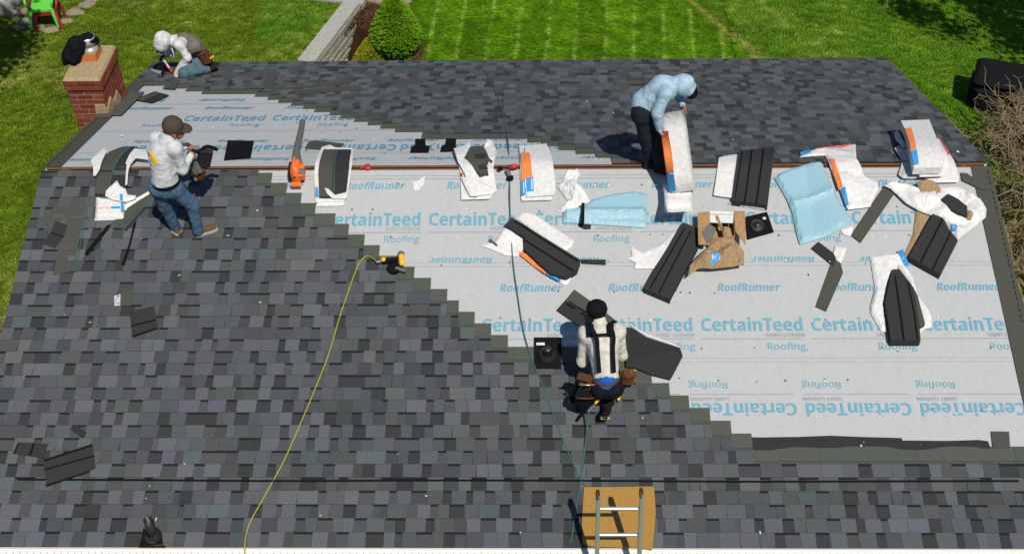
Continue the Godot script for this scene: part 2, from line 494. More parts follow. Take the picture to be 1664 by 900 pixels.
# ---------- house
var CP := cos(PITCH)
var SP := sin(PITCH)
func sp(front: bool, x, s, n) -> Vector3:
	# x along the ridge, s metres up the slope from the eave, n off the sheathing
	var k := 1.0 if front else -1.0
	var q: float = SL - s
	return Vector3(x, RY - q * SP + n * CP, k * (q * CP + n * SP))
func s_of(p: Vector3) -> float:
	return SL - absf(p.z) / CP
func tone(v: float, r: RandomNumberGenerator) -> Color:
	var t := r.randf()
	var c := Color(v * 0.89, v * 0.96, v * 1.05)
	if t < 0.12: c = Color(v * 0.80, v * 0.98, v * 1.05)
	elif t < 0.18: c = Color(v * 0.87, v * 0.92, v * 1.15)
	elif t < 0.22: c = Color(v * 0.9, v * 0.95, v * 1.04)
	return c
func shingle(st: SurfaceTool, front: bool, k: int, x0: float, x1: float, r: RandomNumberGenerator, low_detail := false):
	var s0 := k * EXPO - (0.015 if k == 0 else 0.0)
	var se := (k + 1) * EXPO + 0.004
	var s1 := minf(k * EXPO + 0.337, SL - (0.055 if front else 0.012))
	se = minf(se, s1)
	var hn := func(s): return 0.0225 - 0.0105 * (s - s0) / 0.337
	var L := (x1 - x0)
	var x := x0
	var is_tab := r.randf() < 0.5
	var lift := r.randf_range(-0.0005, 0.0012)
	var age := r.randf_range(0.92, 1.04)
	while x < x1 - 0.002:
		var w := r.randf_range(0.11, 0.22) if is_tab else r.randf_range(0.07, 0.16)
		if x + w > x1 - 0.05: w = x1 - x
		var g := r.randf()
		if is_tab:
			st.set_color(tone([0.188, 0.166, 0.145, 0.126][0 if g < 0.25 else (1 if g < 0.55 else (2 if g < 0.85 else 3))] * age, r))
			var i := r.randf_range(0.0, 0.012)
			var i2 := r.randf_range(0.0, 0.012)
			if x <= x0: i = 0.0
			if x + w >= x1: i2 = 0.0
			var n0: float = hn.call(s0) + 0.0035 + lift
			var n1: float = hn.call(se) + 0.0035 + lift
			var e := se - 0.005
			var a := sp(front, x + i, s0, n0); var b := sp(front, x + w - i2, s0, n0)
			var c := sp(front, x + w, e, n1); var d := sp(front, x, e, n1)
			quad(st, d, c, b, a)
			quad(st, a, b, sp(front, x + w - i2, s0, n0 - 0.009), sp(front, x + i, s0, n0 - 0.009))
			if not low_detail:
				quad(st, d, a, sp(front, x + i, s0, n0 - 0.004), sp(front, x, e, n1 - 0.004))
				quad(st, b, c, sp(front, x + w, e, n1 - 0.004), sp(front, x + w - i2, s0, n0 - 0.004))
		var base := tone([0.126, 0.104, 0.074][0 if g < 0.4 else (1 if g < 0.72 else 2)] * age, r)
		st.set_color(base)
		var sn := se
		if not is_tab and r.randf() < 0.8:
			sn = se - 0.004 - 0.023
			st.set_color(Color(0.03, 0.032, 0.036))
			quad(st, sp(front, x, se, hn.call(se)), sp(front, x + w, se, hn.call(se)), sp(front, x + w, sn, hn.call(sn)), sp(front, x, sn, hn.call(sn)))
			st.set_color(base)
		var q0 := sp(front, x, s0, hn.call(s0)); var q1 := sp(front, x + w, s0, hn.call(s0))
		quad(st, sp(front, x, sn, hn.call(sn)), sp(front, x + w, sn, hn.call(sn)), q1, q0)
		quad(st, q0, q1, sp(front, x + w, s0, hn.call(s0) - 0.005), sp(front, x, s0, hn.call(s0) - 0.005))
		x += w
		is_tab = not is_tab if r.randf() < 0.82 else is_tab
	# headlap, with the dark self-seal beads just above the exposure
	var hs := [se, se + 0.008, se + 0.014, se + 0.022, se + 0.028, s1]
	var hc := [Color(0.13, 0.138, 0.118), Color(0.03, 0.055, 0.048), Color(0.13, 0.19, 0.165), Color(0.03, 0.055, 0.048), Color(0.132, 0.138, 0.118)]
	if r.randf() < 0.4: hc[4] = Color(0.118, 0.138, 0.116)
	if s1 > se + 0.05:
		for i in 5:
			st.set_color(hc[i])
			quad(st, sp(front, x0, hs[i + 1], hn.call(hs[i + 1])), sp(front, x1, hs[i + 1], hn.call(hs[i + 1])), sp(front, x1, hs[i], hn.call(hs[i])), sp(front, x0, hs[i], hn.call(hs[i])))
	st.set_color(Color(0.06, 0.06, 0.055))
	for xe in [x0, x1]:
		quad(st, sp(front, xe, s0, hn.call(s0)), sp(front, xe, s1, hn.call(s1)), sp(front, xe, s1, hn.call(s1) - 0.004), sp(front, xe, s0, hn.call(s0) - 0.004))
	quad(st, sp(front, x0, s1, hn.call(s1)), sp(front, x1, s1, hn.call(s1)), sp(front, x1, s1, hn.call(s1) - 0.004), sp(front, x0, s1, hn.call(s1) - 0.004))

func slab_on(st, front, x0, x1, s0, s1, n0, n1):
	# a block lying on a slope
	var v := []
	for n in [n0, n1]:
		for q in [[x0, s1], [x1, s1], [x1, s0], [x0, s0]]: v.append(sp(front, q[0], q[1], n))
	quad(st, v[4], v[5], v[6], v[7]); quad(st, v[3], v[2], v[1], v[0])
	for i in 4:
		var j := (i + 1) % 4
		quad(st, v[j], v[i], v[i + 4], v[j + 4])

func build_house():
	var h := thing("house", "house with a grey gable roof, half covered with new shingles", "house", Vector3(0, 0, 0))
	var hw := W / 2
	var wall_z := SL * CP - 0.38
	var wall_t := RY - (SL - 0.38 / CP) * SP - 0.16
	# walls: clapboards on a box, gables above
	for f in [-1, 1]:
		var st := mb()
		bx(st, Transform3D(Basis(), Vector3(0, wall_t / 2, f * (wall_z - 0.08))), Vector3(W - 0.5, wall_t, 0.16))
		for i in int(wall_t / 0.11):
			bx(st, Transform3D(Basis(Vector3.RIGHT, f * 0.1), Vector3(0, 0.06 + i * 0.11, f * (wall_z + 0.008))), Vector3(W - 0.5, 0.115, 0.012))
		part("wall", st, M.siding, h)
		st = mb()
		var gx: float = f * (hw - 0.33)
		bx(st, Transform3D(Basis(), Vector3(gx, wall_t / 2, 0)), Vector3(0.16, wall_t, wall_z * 2 - 0.34))
		var top := RY - 0.2
		for s in [-0.08, 0.08]:
			for p in [Vector3(gx + s, wall_t, -wall_z), Vector3(gx + s, top, 0), Vector3(gx + s, wall_t, wall_z)]: st.add_vertex(p)
		part("gable_wall", st, M.siding, h)
	# front slope and back slope
	for front in [true, false]:
		var st := mb()
		slab_on(st, front, -hw + 0.02, hw - 0.02, 0.01, SL - (0.035 if front else 0.008), -0.02, 0.0)
		var roof := part("front_roof_slope" if front else "back_roof_slope", st, M.deck, h)
		st = mb()
		for i in 19:
			var rx := lerpf(-hw + 0.3, hw - 0.3, i / 18.0)
			slab_on(st, front, rx - 0.02, rx + 0.02, 0.1, SL - 0.06, -0.16, -0.021)
		part("rafters", st, M.deck, roof)
		st = mb()
		for e in [-1, 1]:
			slab_on(st, front, e * (hw - 0.012) - 0.012, e * (hw - 0.012) + 0.012, 0.0, SL - 0.04, -0.18, -0.0025)
		slab_on(st, front, -hw + 0.026, hw - 0.026, -0.015, 0.006, -0.17, -0.003)
		part("fascia", st, M.white_metal, roof)
		underlayment(roof, front)
	var rb := mb()
	bx(rb, Transform3D(Basis(), Vector3(0, RY - 0.16, 0)), Vector3(W - 0.2, 0.2, 0.035))
	part("ridge_board", rb, M.deck, h)
	var fr := h.get_node("front_roof_slope")
	var bk := h.get_node("back_roof_slope")
	# front shingles: full courses 0..5, then a staircase of courses
	var ends := {6: [1222, 711], 7: [1188, 691], 8: [1153.7, 669.5], 9: [1119.7, 649.7], 10: [1088, 629], 11: [1059, 608.7], 12: [1028, 590], 13: [985, 571], 14: [825.6, 551], 15: [798.5, 532], 16: [771.6, 513], 17: [745.8, 494], 18: [727, 476], 19: [700.5, 457], 20: [673.6, 438.6], 21: [645, 421], 22: [617, 403], 23: [592.6, 386], 24: [567, 369], 25: [545, 352], 26: [513, 335], 27: [490, 318], 28: [466.5, 302], 29: [442, 286], 30: [420, 281], 31: [418, 277]}
	var r := RandomNumberGenerator.new(); r.seed = 11
	for k in 32:
		var xe := hw + 0.012
		if ends.has(k): xe = R(ends[k][0], ends[k][1]).x
		var x := xe
		var first := true
		while x > -hw - 0.012 + 0.02:
			var len := 0.984
			if first and not ends.has(k): len = r.randf_range(0.3, 0.984)
			first = false
			var xl := maxf(x - len, -hw - 0.012)
			if xl - (-hw - 0.012) < 0.12: xl = -hw - 0.012
			var st := mb()
			shingle(st, true, k, xl + 0.001, x - 0.001, r)
			part("shingle", st, M.shingle, fr)
			x = xl
	# back shingles, laid from the right; the left ends make a staircase too
	var be := []
	for q in [[414, 156], [434.5, 161.5], [452, 166], [472, 172], [492, 176], [510, 182], [535, 186.6], [552.6, 191.7], [574.6, 198], [597, 203], [617, 209.6], [641, 214.7], [663, 220], [685, 223.5], [857, 231], [880, 239], [908, 246.8], [936, 253], [968, 259.6], [995, 266]]:
		var p := R(q[0], q[1])
		be.append([s_of(p) / EXPO - 2.36, p.x])
	var bst := mb()
	for k in 32:
		var xs := -hw - 0.012
		if k + 0.5 > be[0][0]:
			for q in be:
				if q[0] <= k + 0.5: xs = q[1]
		elif k >= be[0][0] - 3: xs = R(lerpf(262, 350, (k - be[0][0] + 3) / 3.0), 145).x
		var x := xs
		var len := 0.984 if k + 0.5 > be[0][0] else r.randf_range(0.3, 0.98)
		while x < hw - 0.01:
			var xr := minf(x + len, hw + 0.012)
			if hw + 0.012 - xr < 0.12: xr = hw + 0.012
			shingle(bst, false, k, x + 0.001, xr - 0.001, r, true)
			x = xr; len = 0.984
	var far := part("shingles", bst, M.shingle, bk)
	far.set_meta("kind", "stuff")
	# starter strips down the bare rakes, and along the edge of the last full course
	for q in [[true, hw - 0.21, hw + 0.014, 7.4 * EXPO, SL - 0.05, 5], [false, -hw - 0.014, -hw + 0.20, 1.5 * EXPO, SL - 0.01, 5]]:
		for i in q[5]:
			var s0: float = lerpf(q[3], q[4], float(i) / q[5])
			var s1: float = lerpf(q[3], q[4], float(i + 1) / q[5])
			var st := mb()
			var up: float = 0.004 if i % 2 else 0.0
			slab_on(st, q[0], q[1], q[2], s0, s1 + (0.03 if i < q[5] - 1 else 0.0), 0.010 + up, 0.0145 + up)
			var strip := part("starter_strip", st, M.olive, fr if q[0] else bk)
			st = mb()
			var s := s0 + 0.02
			var xo: float = q[2] - 0.045 if q[0] else q[1] + 0.045
			while s < s1 - 0.05:
				slab_on(st, q[0], xo - 0.005, xo + 0.005, s, s + 0.045, 0.0135 + up, 0.016 + up)
				s += 0.07
			part("seal_dashes", st, M.black, strip).set_meta("kind", "stuff")
	# dark felt strip above the last full course, ragged along its top
	var fp := [1186, 733, 1189, 711, 1240, 712, 1300, 711, 1350, 709, 1400, 711, 1466, 713, 1467, 717, 1540, 717.5, 1590, 716, 1606, 718, 1612, 733]
	part("felt_strip", pad(px(fp), topfn(0.013, 0.002, 3.0, 4), 0.004, 0.1), M.felt, fr)
	part("shingle_scrap", pad(px([1611, 703, 1640, 703.5, 1642, 731, 1614, 730]), topfn(0.022), 0.004, 0.1), M.olive, fr)
	# gutter with a perforated guard
	var st2 := mb()
	slab_on(st2, true, -hw, hw, -0.17, -0.02, -0.006, -0.002)
	var eave := sp(true, 0, 0, 0)
	bx(st2, Transform3D(Basis(), eave + Vector3(0, -0.10, 0.155)), Vector3(W, 0.11, 0.012))
	bx(st2, Transform3D(Basis(), eave + Vector3(0, -0.155, 0.085)), Vector3(W, 0.012, 0.128))
	var gut := part("gutter", st2, M.white_metal, h)
	st2 = mb()
	var gx2 := -hw + 0.03
	while gx2 < hw:
		bx(st2, Transform3D(Basis(Vector3.UP, 0.5) * Basis(Vector3.RIGHT, PITCH), sp(true, gx2, -0.085, 0.0)), Vector3(0.012, 0.006, 0.055))
		gx2 += 0.068
	part("gutter_guard_slots", st2, M.wrap_grey, gut).set_meta("kind", "stuff")
	st2 = mb()
	bx(st2, Transform3D(Basis(), sp(false, 0, 0, -0.06) + Vector3(0, -0.03, -0.07)), Vector3(W, 0.1, 0.11))
	part("gutter", st2, M.white_metal, h)
	var ds := mb()
	var dp := sp(false, R(672, 98).x, 0, -0.1)
	tube(ds, [dp + Vector3(0, -0.05, -0.1), dp + Vector3(0, -0.3, -0.1), Vector3(dp.x, 0.1, dp.z - 0.12)], 0.04, 8)
	part("downspout", ds, M.black, h)

func covered(front: bool, x: float, s: float) -> bool:
	# true where the staircase of new shingles already lies over the underlayment
	if front:
		var a := R(420, 281); var b := R(1222, 711)
		return s < s_of(b) or x < lerpf(a.x, b.x, (s_of(a) - s) / (s_of(a) - s_of(b))) - 0.1
	var c := R(414, 156); var d := R(995, 266)
	return s < s_of(c) - 0.1 or x > lerpf(c.x, d.x, (s - s_of(c)) / (s_of(d) - s_of(c))) + 0.15
var fonts := {}
func word(roof: Node3D, m: Material, txt: String, bold: bool, italic: bool, front: bool, x: float, s: float, w: float, hgt: float, flip: bool, n: float):
	var key := txt + str(bold)
	if not fonts.has(key):
		var f := SystemFont.new(); f.font_names = PackedStringArray(["Droid Sans"]); f.font_weight = 700 if bold else 400
		var fv := FontVariation.new(); fv.base_font = f; fv.spacing_glyph = -1 if bold else 0
		var t := TextMesh.new(); t.text = txt; t.font = fv; t.font_size = 48; t.pixel_size = 0.01; t.depth = 0.0; t.curve_step = 2.0
		var am := ArrayMesh.new(); am.add_surface_from_arrays(Mesh.PRIMITIVE_TRIANGLES, t.get_mesh_arrays())
		fonts[key] = am
	var am2: ArrayMesh = fonts[key]
	var bb := am2.get_aabb()
	var base := bb.position.y
	if "g" in txt: base += 0.1
	var kx := w / bb.size.x
	var ky := hgt / 0.345
	var up := (sp(front, 0, 1, 0) - sp(front, 0, 0, 0)).normalized()
	var nor := (sp(front, 0, 0, 1) - sp(front, 0, 0, 0)).normalized()
	var xd := Vector3.RIGHT
	var view_up := up if front else -up
	var o := sp(front, x, s, n)
	if flip:
		xd = -xd; view_up = -view_up
	var b := Basis(xd * kx, (view_up + (xd * 0.22 if italic else Vector3.ZERO)) * ky, nor)
	var wd := obj("printed_word", am2, m, roof)
	wd.transform = Transform3D(b, o) * Transform3D(Basis(), Vector3(-bb.position.x, -base, 0))
func underlayment(roof: Node3D, front: bool):
	var hw := W / 2
	var seams := [0.3, 5.7 * EXPO, 14.0 * EXPO, 22.3 * EXPO, 30.6 * EXPO] if front else [0.3, 6.0 * EXPO, 14.4 * EXPO, 22.6 * EXPO, 28.4 * EXPO]
	var last := SL - (0.058 if front else 0.02)
	for i in seams.size():
		var a: float = seams[i]
		var b: float = minf(seams[i + 1] + 0.09, last) if i + 1 < seams.size() else last
		var st := mb(); st.set_smooth_group(0)
		var nx := 300
		var ns := 30
		var g := []
		for j in ns + 1:
			var row := []
			for q in nx + 1:
				var x := lerpf(-hw + 0.01, hw - 0.01, float(q) / nx)
				var s := lerpf(a, b, float(j) / ns)
				nz.seed = 70 + i; nz.frequency = 0.9
				var n := 0.0035 + 0.001 * nz.get_noise_2d(x * 2.2, s * 9.0) + (0.0022 if j <= 2 else 0.0)
				n += 0.0022 * pow(1.0 - absf(nz.get_noise_2d(x * 0.9 + s * 0.5, s * 2.6 - x * 0.25)), 14.0)
				if j == 0: s += 0.012 * nz.get_noise_2d(x * 0.8, i * 5.0)
				if j >= ns - 1: n -= 0.0008
				row.append(sp(front, x, s, n))
			g.append(row)
		for j in ns:
			for q in nx: quad(st, g[j + 1][q], g[j + 1][q + 1], g[j][q + 1], g[j][q])
		st.set_smooth_group(-1)
		for q in nx: quad(st, g[0][q], g[0][q + 1], g[0][q + 1] - Vector3(0, 0.003, 0), g[0][q] - Vector3(0, 0.003, 0))
		var sheet := part("underlayment_sheet", st, M.underlay, roof)
		sheet.set_meta("label", "pale grey underlayment sheet printed with blue lettering")
	# printed lettering: text, u of one start, v of the baseline, width px, height px, repeat px, upside down
	var rows := []
	if front:
		rows = [["RoofRunner", 560, 308, 96, 11, 166, false], ["CertainTeed", 697, 367, 157, 20, 171.6, false], ["SAINT-GOBAIN", 797, 374.5, 57, 6, 171.6, false], ["Roofing", 794, 394, 58, 10, 171, false],
			["RoofRunner", 800, 419, 100, 9, 174, true], ["RoofRunner", 812, 474.5, 100, 12, 177, false], ["CertainTeed", 1141, 538.5, 165, 20.5, 180, false], ["SAINT-GOBAIN", 1246, 547.5, 62, 6, 180, false], ["Roofing", 1249, 569, 62, 11, 181, false],
			["Roofing", 1366, 621, 63, 10.5, 185, true], ["SAINT-GOBAIN", 1370, 646, 64, 5.5, 185, true], ["CertainTeed", 1480, 655, 171, 20, 186.5, true]]
	else:
		rows = [["CertainTeed", 478, 142, 118, 9, 128, true], ["RoofRunner", 400, 161, 74, 4, 130, true], ["RoofRunner", 330, 178.5, 78, 4.5, 132, false], ["CertainTeed", 296, 197.5, 131, 8.5, 144, false], ["Roofing", 372, 206, 48, 4, 144, false],
			["RoofRunner", 352, 232, 82, 4, 138, false], ["CertainTeed", 645, 235.5, 145, 9.5, 152, true], ["RoofRunner", 612, 256, 86, 4.5, 140, true]]
	var n := 0.0095
	for q in rows:
		var p := R(q[1], q[2]); var p1 := R(q[1] + q[5], q[2])
		var w := R(q[1] + q[3], q[2]).x - p.x
		var pu := R(q[1], q[2] - q[4]) if not q[6] else R(q[1], q[2] + q[4])
		var hgt := absf(s_of(pu) - s_of(p))
		var rep := p1.x - p.x
		for i in range(-8, 9):
			var x := p.x + i * rep
			var xa := x - (w if q[6] else 0.0)
			if xa < -hw + 0.03 or xa + w > hw + 0.03: continue
			if covered(front, xa + w, s_of(p)) if front else covered(front, xa, s_of(p)): continue
			word(roof, M.print_grey if q[0] == "SAINT-GOBAIN" else (M.print if front else M.print_blue), q[0], q[0] != "Roofing" and q[0] != "SAINT-GOBAIN", q[0] == "RoofRunner", front, x, s_of(p), w, hgt, q[6], n)
	var lines := [[378, 171.6, 697, 160], [551, 180, 1141, 165], [641, 186, 1307, 170]] if front else []
	for q in lines:
		var p := R(q[2], q[0]); var w := R(q[2] + q[3], q[0]).x - p.x; var rep := R(q[2] + q[1], q[0]).x - p.x
		for i in range(-8, 9):
			var x := p.x + i * rep
			if x < -hw + 0.03 or x + w > hw - 0.03 or covered(front, x + w, s_of(p)): continue
			var line := mb()
			slab_on(line, front, x, x + w, s_of(p) - 0.0035, s_of(p) + 0.0035, n - 0.001, n)
			part("printed_rule", line, M.print_grey, roof)
	for sm in seams.slice(1):
		for e in [0.012, 0.055]:
			if sm + e > last - 0.02 or front and sm < 7.5 * EXPO: continue
			var lap := mb()
			slab_on(lap, front, -hw + 0.02, hw - 0.02, sm + e, sm + e + 0.0035, n - 0.001, n)
			part("lap_line", lap, M.print_grey, roof)
	# cap nails and stray dots
	var r := RandomNumberGenerator.new(); r.seed = 19 if front else 23
	var cw := mb(); var cd := mb()
	var vup := (sp(front, 0, 0, 1) - sp(front, 0, 0, 0)).normalized()
	for i in (270 if front else 110):
		var x := r.randf_range(-hw + 0.3, hw - 0.3)
		var s: float = (floor(r.randf_range(3 if front else 8, 13 if front else 15)) * 0.36 + r.randf_range(-0.03, 0.03)) if front else r.randf_range(2.3, SL - 0.1)
		if s > SL - 0.1: continue
		var rad := r.randf_range(0.008, 0.014)
		var o := sp(front, x, s, n)
		var b := Basis(Vector3.RIGHT, vup, Vector3.RIGHT.cross(vup))
		lathe(cw if r.randf() < 0.35 else cd, Transform3D(b, o), [Vector2(rad, -0.002), Vector2(rad * 0.9, 0.002), Vector2(0.001, 0.004)], 7)
	part("cap_nails", cw, M.wrap, roof).set_meta("kind", "stuff")
	part("nail_heads", cd, M.tool_grey, roof).set_meta("kind", "stuff")

# ---------- things lying on the roof
func cr(o, arr, k := 3.912) -> Array:
	var a := []
	for i in range(0, arr.size(), 2):
		a.append(o[0] + arr[i] / k); a.append(o[1] + arr[i + 1] / k)
	return a
var films := []
func item(called, label, category, o, arr, group := "", h := 0.0) -> Node3D:
	films = []
	return thing(called, label, category, mid(px(cr(o, arr), h)), group)
# one piece of a thing: outline on the picture, height of its top over the shingles, thickness
func lay(t, called, o, arr, h, thick, m, amp := 0.0, fr := 5.0, sd := 1, r := 0.0, step := 0.05) -> MeshInstance3D:
	var poly := px(cr(o, arr), h, r)
	if amp < 0.006 or m != M.wrap and m != M.wrap_grey and m != M.paper:
		return part(called, pad(poly, topfn(h, amp, fr, sd, r), thick, step), m, t)
	# film: the rim lies low, folds rise behind it
	var lo := maxf(h - thick, 0.012) + 0.008 + r * TP
	fr *= 1.5
	h = lerpf(lo, maxf(h, lo), 0.5)
	var tf := func(x, z):
		var e := clampf(edge_dist(poly, Vector2(x, z)) / 0.035, 0.0, 1.0)
		return maxf(roofy(z, r) + lerpf(lo, h, sqrt(e)) + bump(x, z, amp, fr, sd) * (0.3 + 0.7 * e), roofy(z) + 0.02)
	films.append([poly, tf, h, r])
	return part(called, pad(poly, tf, 0.007, step * 0.48, false), m, t)
# flat print on the films of the thing laid last
func stick(t, called, o, arr, m) -> MeshInstance3D:
	var fl := films
	var h: float = fl[-1][2]
	var r: float = fl[-1][3]
	var poly := px(cr(o, arr), h, r)
	return part(called, pad(poly, func(x, z):
		var y := roofy(z) + 0.02
		for f in fl:
			if Geometry2D.is_point_in_polygon(Vector2(x, z), f[0]) or f == fl[-1]: y = maxf(y, f[1].call(x, z))
		return y + (0.010 if called == "printed_line" else 0.005), 0.005, 0.025, false), m, t)
func rf(u, v, h := 0.0, yaw := 0.0) -> Transform3D:
	var p := R(u, v, h)
	var k := 1.0 if p.z > 0 else -1.0
	return Transform3D(Basis(Vector3.RIGHT, k * PITCH) * Basis(Vector3.UP, yaw), p)
func on(p: Vector3, h := 0.0) -> Vector3:
	return Vector3(p.x, roofy(p.z) + h, p.z)
const WG := "white film bundle wrappers lying on the roof"
const SG := "loose shingles and strips lying on the roof"
const Y1 := [0, 220]
const Y2 := [400, 220]
const Y3 := [820, 220]
const Y4 := [1240, 220]
const X1 := [0, 440]
const X3 := [820, 440]
const X4 := [1240, 440]
const V1 := [0, 670]
const V3 := [820, 670]
const Z1 := [0, 0]
const Z2 := [400, 0]
const PX := [0, 0]
func loose(called, label, o, arr, m, h := 0.026, lines := []):
	var t := item(called, label, "shingle" if called != "black_patch" else "patch", o, arr, SG)
	lay(t, "sheet", o, arr, h, 0.007, m, 0.004, 2.0, 3)
	for q in lines:
		lay(t, "seal_bead", o, q[0], h + 0.003, 0.003, q[1], 0.004, 2.0, 3)
	return t
func build_roof_clutter():
	# --- bundle draped over the ridge beside the man in the brown cap
	var t := item("shingle_bundle", "torn open shingle bundle bent over the ridge beside man in brown cap", "bundle", Y1, [600, 370, 605, 300, 800, 200, 680, 375])
	var D := 0.28
	lay(t, "film", Y1, [583, 192, 668, 112, 690, 130, 640, 250, 615, 290, 600, 290, 600, 240], 0.05, 0.012, M.wrap, 0.02, 4.0, 8, D)
	lay(t, "film", Y1, [862, 118, 932, 124, 950, 190, 870, 178, 838, 215, 822, 260, 815, 345, 803, 350, 812, 225, 805, 212, 832, 150], 0.06, 0.012, M.wrap, 0.015, 4.0, 9, D)
	lay(t, "shingle", Y1, [598, 375, 604, 300, 622, 235, 650, 165, 690, 105, 760, 76, 835, 70, 905, 84, 880, 108, 842, 140, 815, 205, 802, 290, 792, 372], 0.085, 0.07, M.back, 0.003, 2.0, 3, D)
	lay(t, "headlap", Y1, [600, 372, 606, 300, 624, 236, 652, 166, 692, 108, 760, 80, 820, 76, 772, 112, 722, 195, 694, 290, 684, 370], 0.089, 0.004, M.olive, 0.003, 2.0, 3, D)
	lay(t, "seal_bead", Y1, [806, 78, 824, 80, 772, 125, 726, 205, 702, 290, 694, 330, 688, 330, 694, 288, 716, 200, 760, 115], 0.094, 0.004, M.bead, 0.003, 2.0, 3, D)
	lay(t, "wrapper", Y1, [598, 362, 690, 372, 782, 395, 776, 502, 588, 508], 0.10, 0.085, M.wrap, 0.012, 3.0, 4)
	lay(t, "film", Y1, [658, 362, 664, 330, 700, 300, 735, 270, 752, 300, 790, 322, 800, 355, 856, 364, 850, 385, 790, 402, 700, 388], 0.13, 0.05, M.wrap, 0.04, 5.0, 5)
	lay(t, "film", Y1, [795, 412, 870, 382, 938, 346, 945, 360, 880, 398, 830, 432, 806, 446, 790, 470, 782, 440], 0.06, 0.03, M.wrap, 0.02, 6.0, 6)
	stick(t, "printed_band", Y1, [764, 394, 784, 398, 782, 490, 766, 490], M.blue)
	stick(t, "printed_band", Y1, [604, 463, 698, 460, 698, 472, 604, 475], M.pink_print)
	stick(t, "printed_band", Y1, [704, 459, 762, 457, 762, 470, 704, 472], M.blue)
	# --- loose strips left of him
	loose("shingle_strip", "long olive shingle strip with twin green seal beads, near the left rake", Y1, [450, 395, 585, 392, 520, 862, 330, 890], M.felt, 0.022)
	var ls := get_node("shingle_strip")
	lay(ls, "headlap", Y1, [450, 395, 540, 395, 455, 862, 330, 890], 0.026, 0.004, M.olive, 0.004, 2.0, 3)
	lay(ls, "seal_bead", Y1, [541, 395, 549, 395, 463, 862, 455, 862], 0.029, 0.003, M.bead, 0.004, 2.0, 3)
	lay(ls, "seal_bead", Y1, [558, 395, 566, 395, 480, 862, 472, 862], 0.029, 0.003, M.bead, 0.004, 2.0, 3)
	loose("shingle_piece", "short olive shingle piece with its dark end folded over", Y1, [352, 425, 445, 432, 372, 552, 328, 612, 270, 600], M.olive, 0.024, [[[436, 440, 446, 440, 384, 550, 374, 548], M.bead]])
	loose("shingle_piece", "dark grey shingle offcut with torn lower edge by the left rake", Y1, [350, 545, 425, 570, 400, 645, 345, 718, 262, 685, 318, 615], M.back, 0.03, [[[318, 614, 402, 640, 400, 646, 316, 620], M.black]])
	loose("shingle_strip", "olive shingle strip leading diagonally to the feet of man in brown cap", Y1, [960, 292, 1020, 350, 800, 610, 708, 560], M.felt, 0.024)
	ls = get_node("shingle_strip_001")
	lay(ls, "headlap", Y1, [960, 292, 995, 338, 768, 592, 708, 560], 0.028, 0.004, M.olive, 0.004, 2.0, 3)
	lay(ls, "seal_bead", Y1, [996, 340, 1004, 348, 782, 602, 772, 596], 0.031, 0.003, M.bead, 0.004, 2.0, 3)
	loose("shingle_sliver", "narrow black torn sliver beside olive strip", Y1, [700, 562, 672, 575, 600, 665, 532, 750, 550, 766, 610, 690, 690, 590], M.black, 0.03)
	loose("shingle_sliver", "narrow black sliver below the feet of man in brown cap", Y1, [864, 545, 846, 560, 815, 690, 770, 815, 786, 830, 828, 690], M.black, 0.03)
	# --- black patches on the far slope
	loose("black_patch", "square black rubber patch on far underlayment beside man in brown cap", Y1, [1445, 30, 1612, 33, 1590, 145, 1420, 157], M.black, 0.016)
	loose("black_patch", "black T-shaped offcut on the far underlayment", Y2, [1075, 20, 1138, 22, 1140, 62, 1168, 65, 1158, 108, 1040, 108, 1050, 68, 1072, 62], M.black, 0.016)
	loose("black_patch", "black L-shaped offcut just left of opened wrapper at the ridge", Y2, [1272, 20, 1335, 20, 1330, 100, 1232, 103, 1242, 66, 1262, 60], M.black, 0.016)
	# --- bundle by the leaf blower
	t = item("shingle_bundle", "opened shingle bundle in white film over the ridge beside orange blower", "bundle", Y2, [440, 170, 680, 85, 640, 385, 440, 428])
	lay(t, "wrapper", Y2, [480, 75, 530, 62, 565, 78, 682, 84, 674, 180, 655, 300, 642, 388, 622, 422, 440, 428, 430, 260, 442, 165], 0.05, 0.045, M.wrap, 0.015, 4.0, 14, 0.12)
	lay(t, "shingle", Y2, [490, 88, 664, 88, 652, 200, 634, 352, 600, 388, 462, 390, 458, 225], 0.085, 0.04, M.back, 0.0, 1.0, 1, 0.12)
	lay(t, "headlap", Y2, [492, 89, 570, 87, 550, 200, 545, 388, 464, 388, 460, 225], 0.089, 0.004, M.olive, 0.0, 1.0, 1, 0.12)
	lay(t, "seal_bead", Y2, [572, 88, 582, 88, 562, 200, 560, 372, 552, 372, 556, 200], 0.092, 0.004, M.bead, 0.0, 1.0, 1, 0.12)
	for q in [[600, 120, 655, 118, 652, 140, 598, 142], [590, 190, 645, 190, 640, 212, 586, 212], [580, 270, 636, 268, 632, 292, 576, 292]]:
		lay(t, "tab", Y2, q, 0.090, 0.005, M.felt, 0.0, 1.0, 1, 0.12)
	lay(t, "film", Y2, [495, 322, 520, 330, 560, 366, 642, 350, 630, 392, 545, 388, 510, 358], 0.11, 0.03, M.wrap, 0.02, 6.0, 15)
	lay(t, "film", Y2, [440, 398, 622, 392, 620, 422, 440, 428], 0.075, 0.06, M.wrap, 0.006, 5.0, 16)
	stick(t, "printed_band", Y2, [438, 330, 456, 336, 460, 398, 438, 398], M.blue)
	# --- opened wrapper near the drill
	t = item("shingle_bundle", "crumpled white wrapper round a few shingles beside the red drill", "bundle", Y2, [1320, 80, 1590, 80, 1560, 380, 1370, 390])
	lay(t, "wrapper", Y2, [1318, 78, 1392, 62, 1430, 66, 1512, 68, 1560, 60, 1594, 105, 1572, 200, 1592, 350, 1545, 398, 1366, 403, 1362, 240, 1342, 160], 0.06, 0.05, M.wrap, 0.035, 4.0, 24, 0.1)
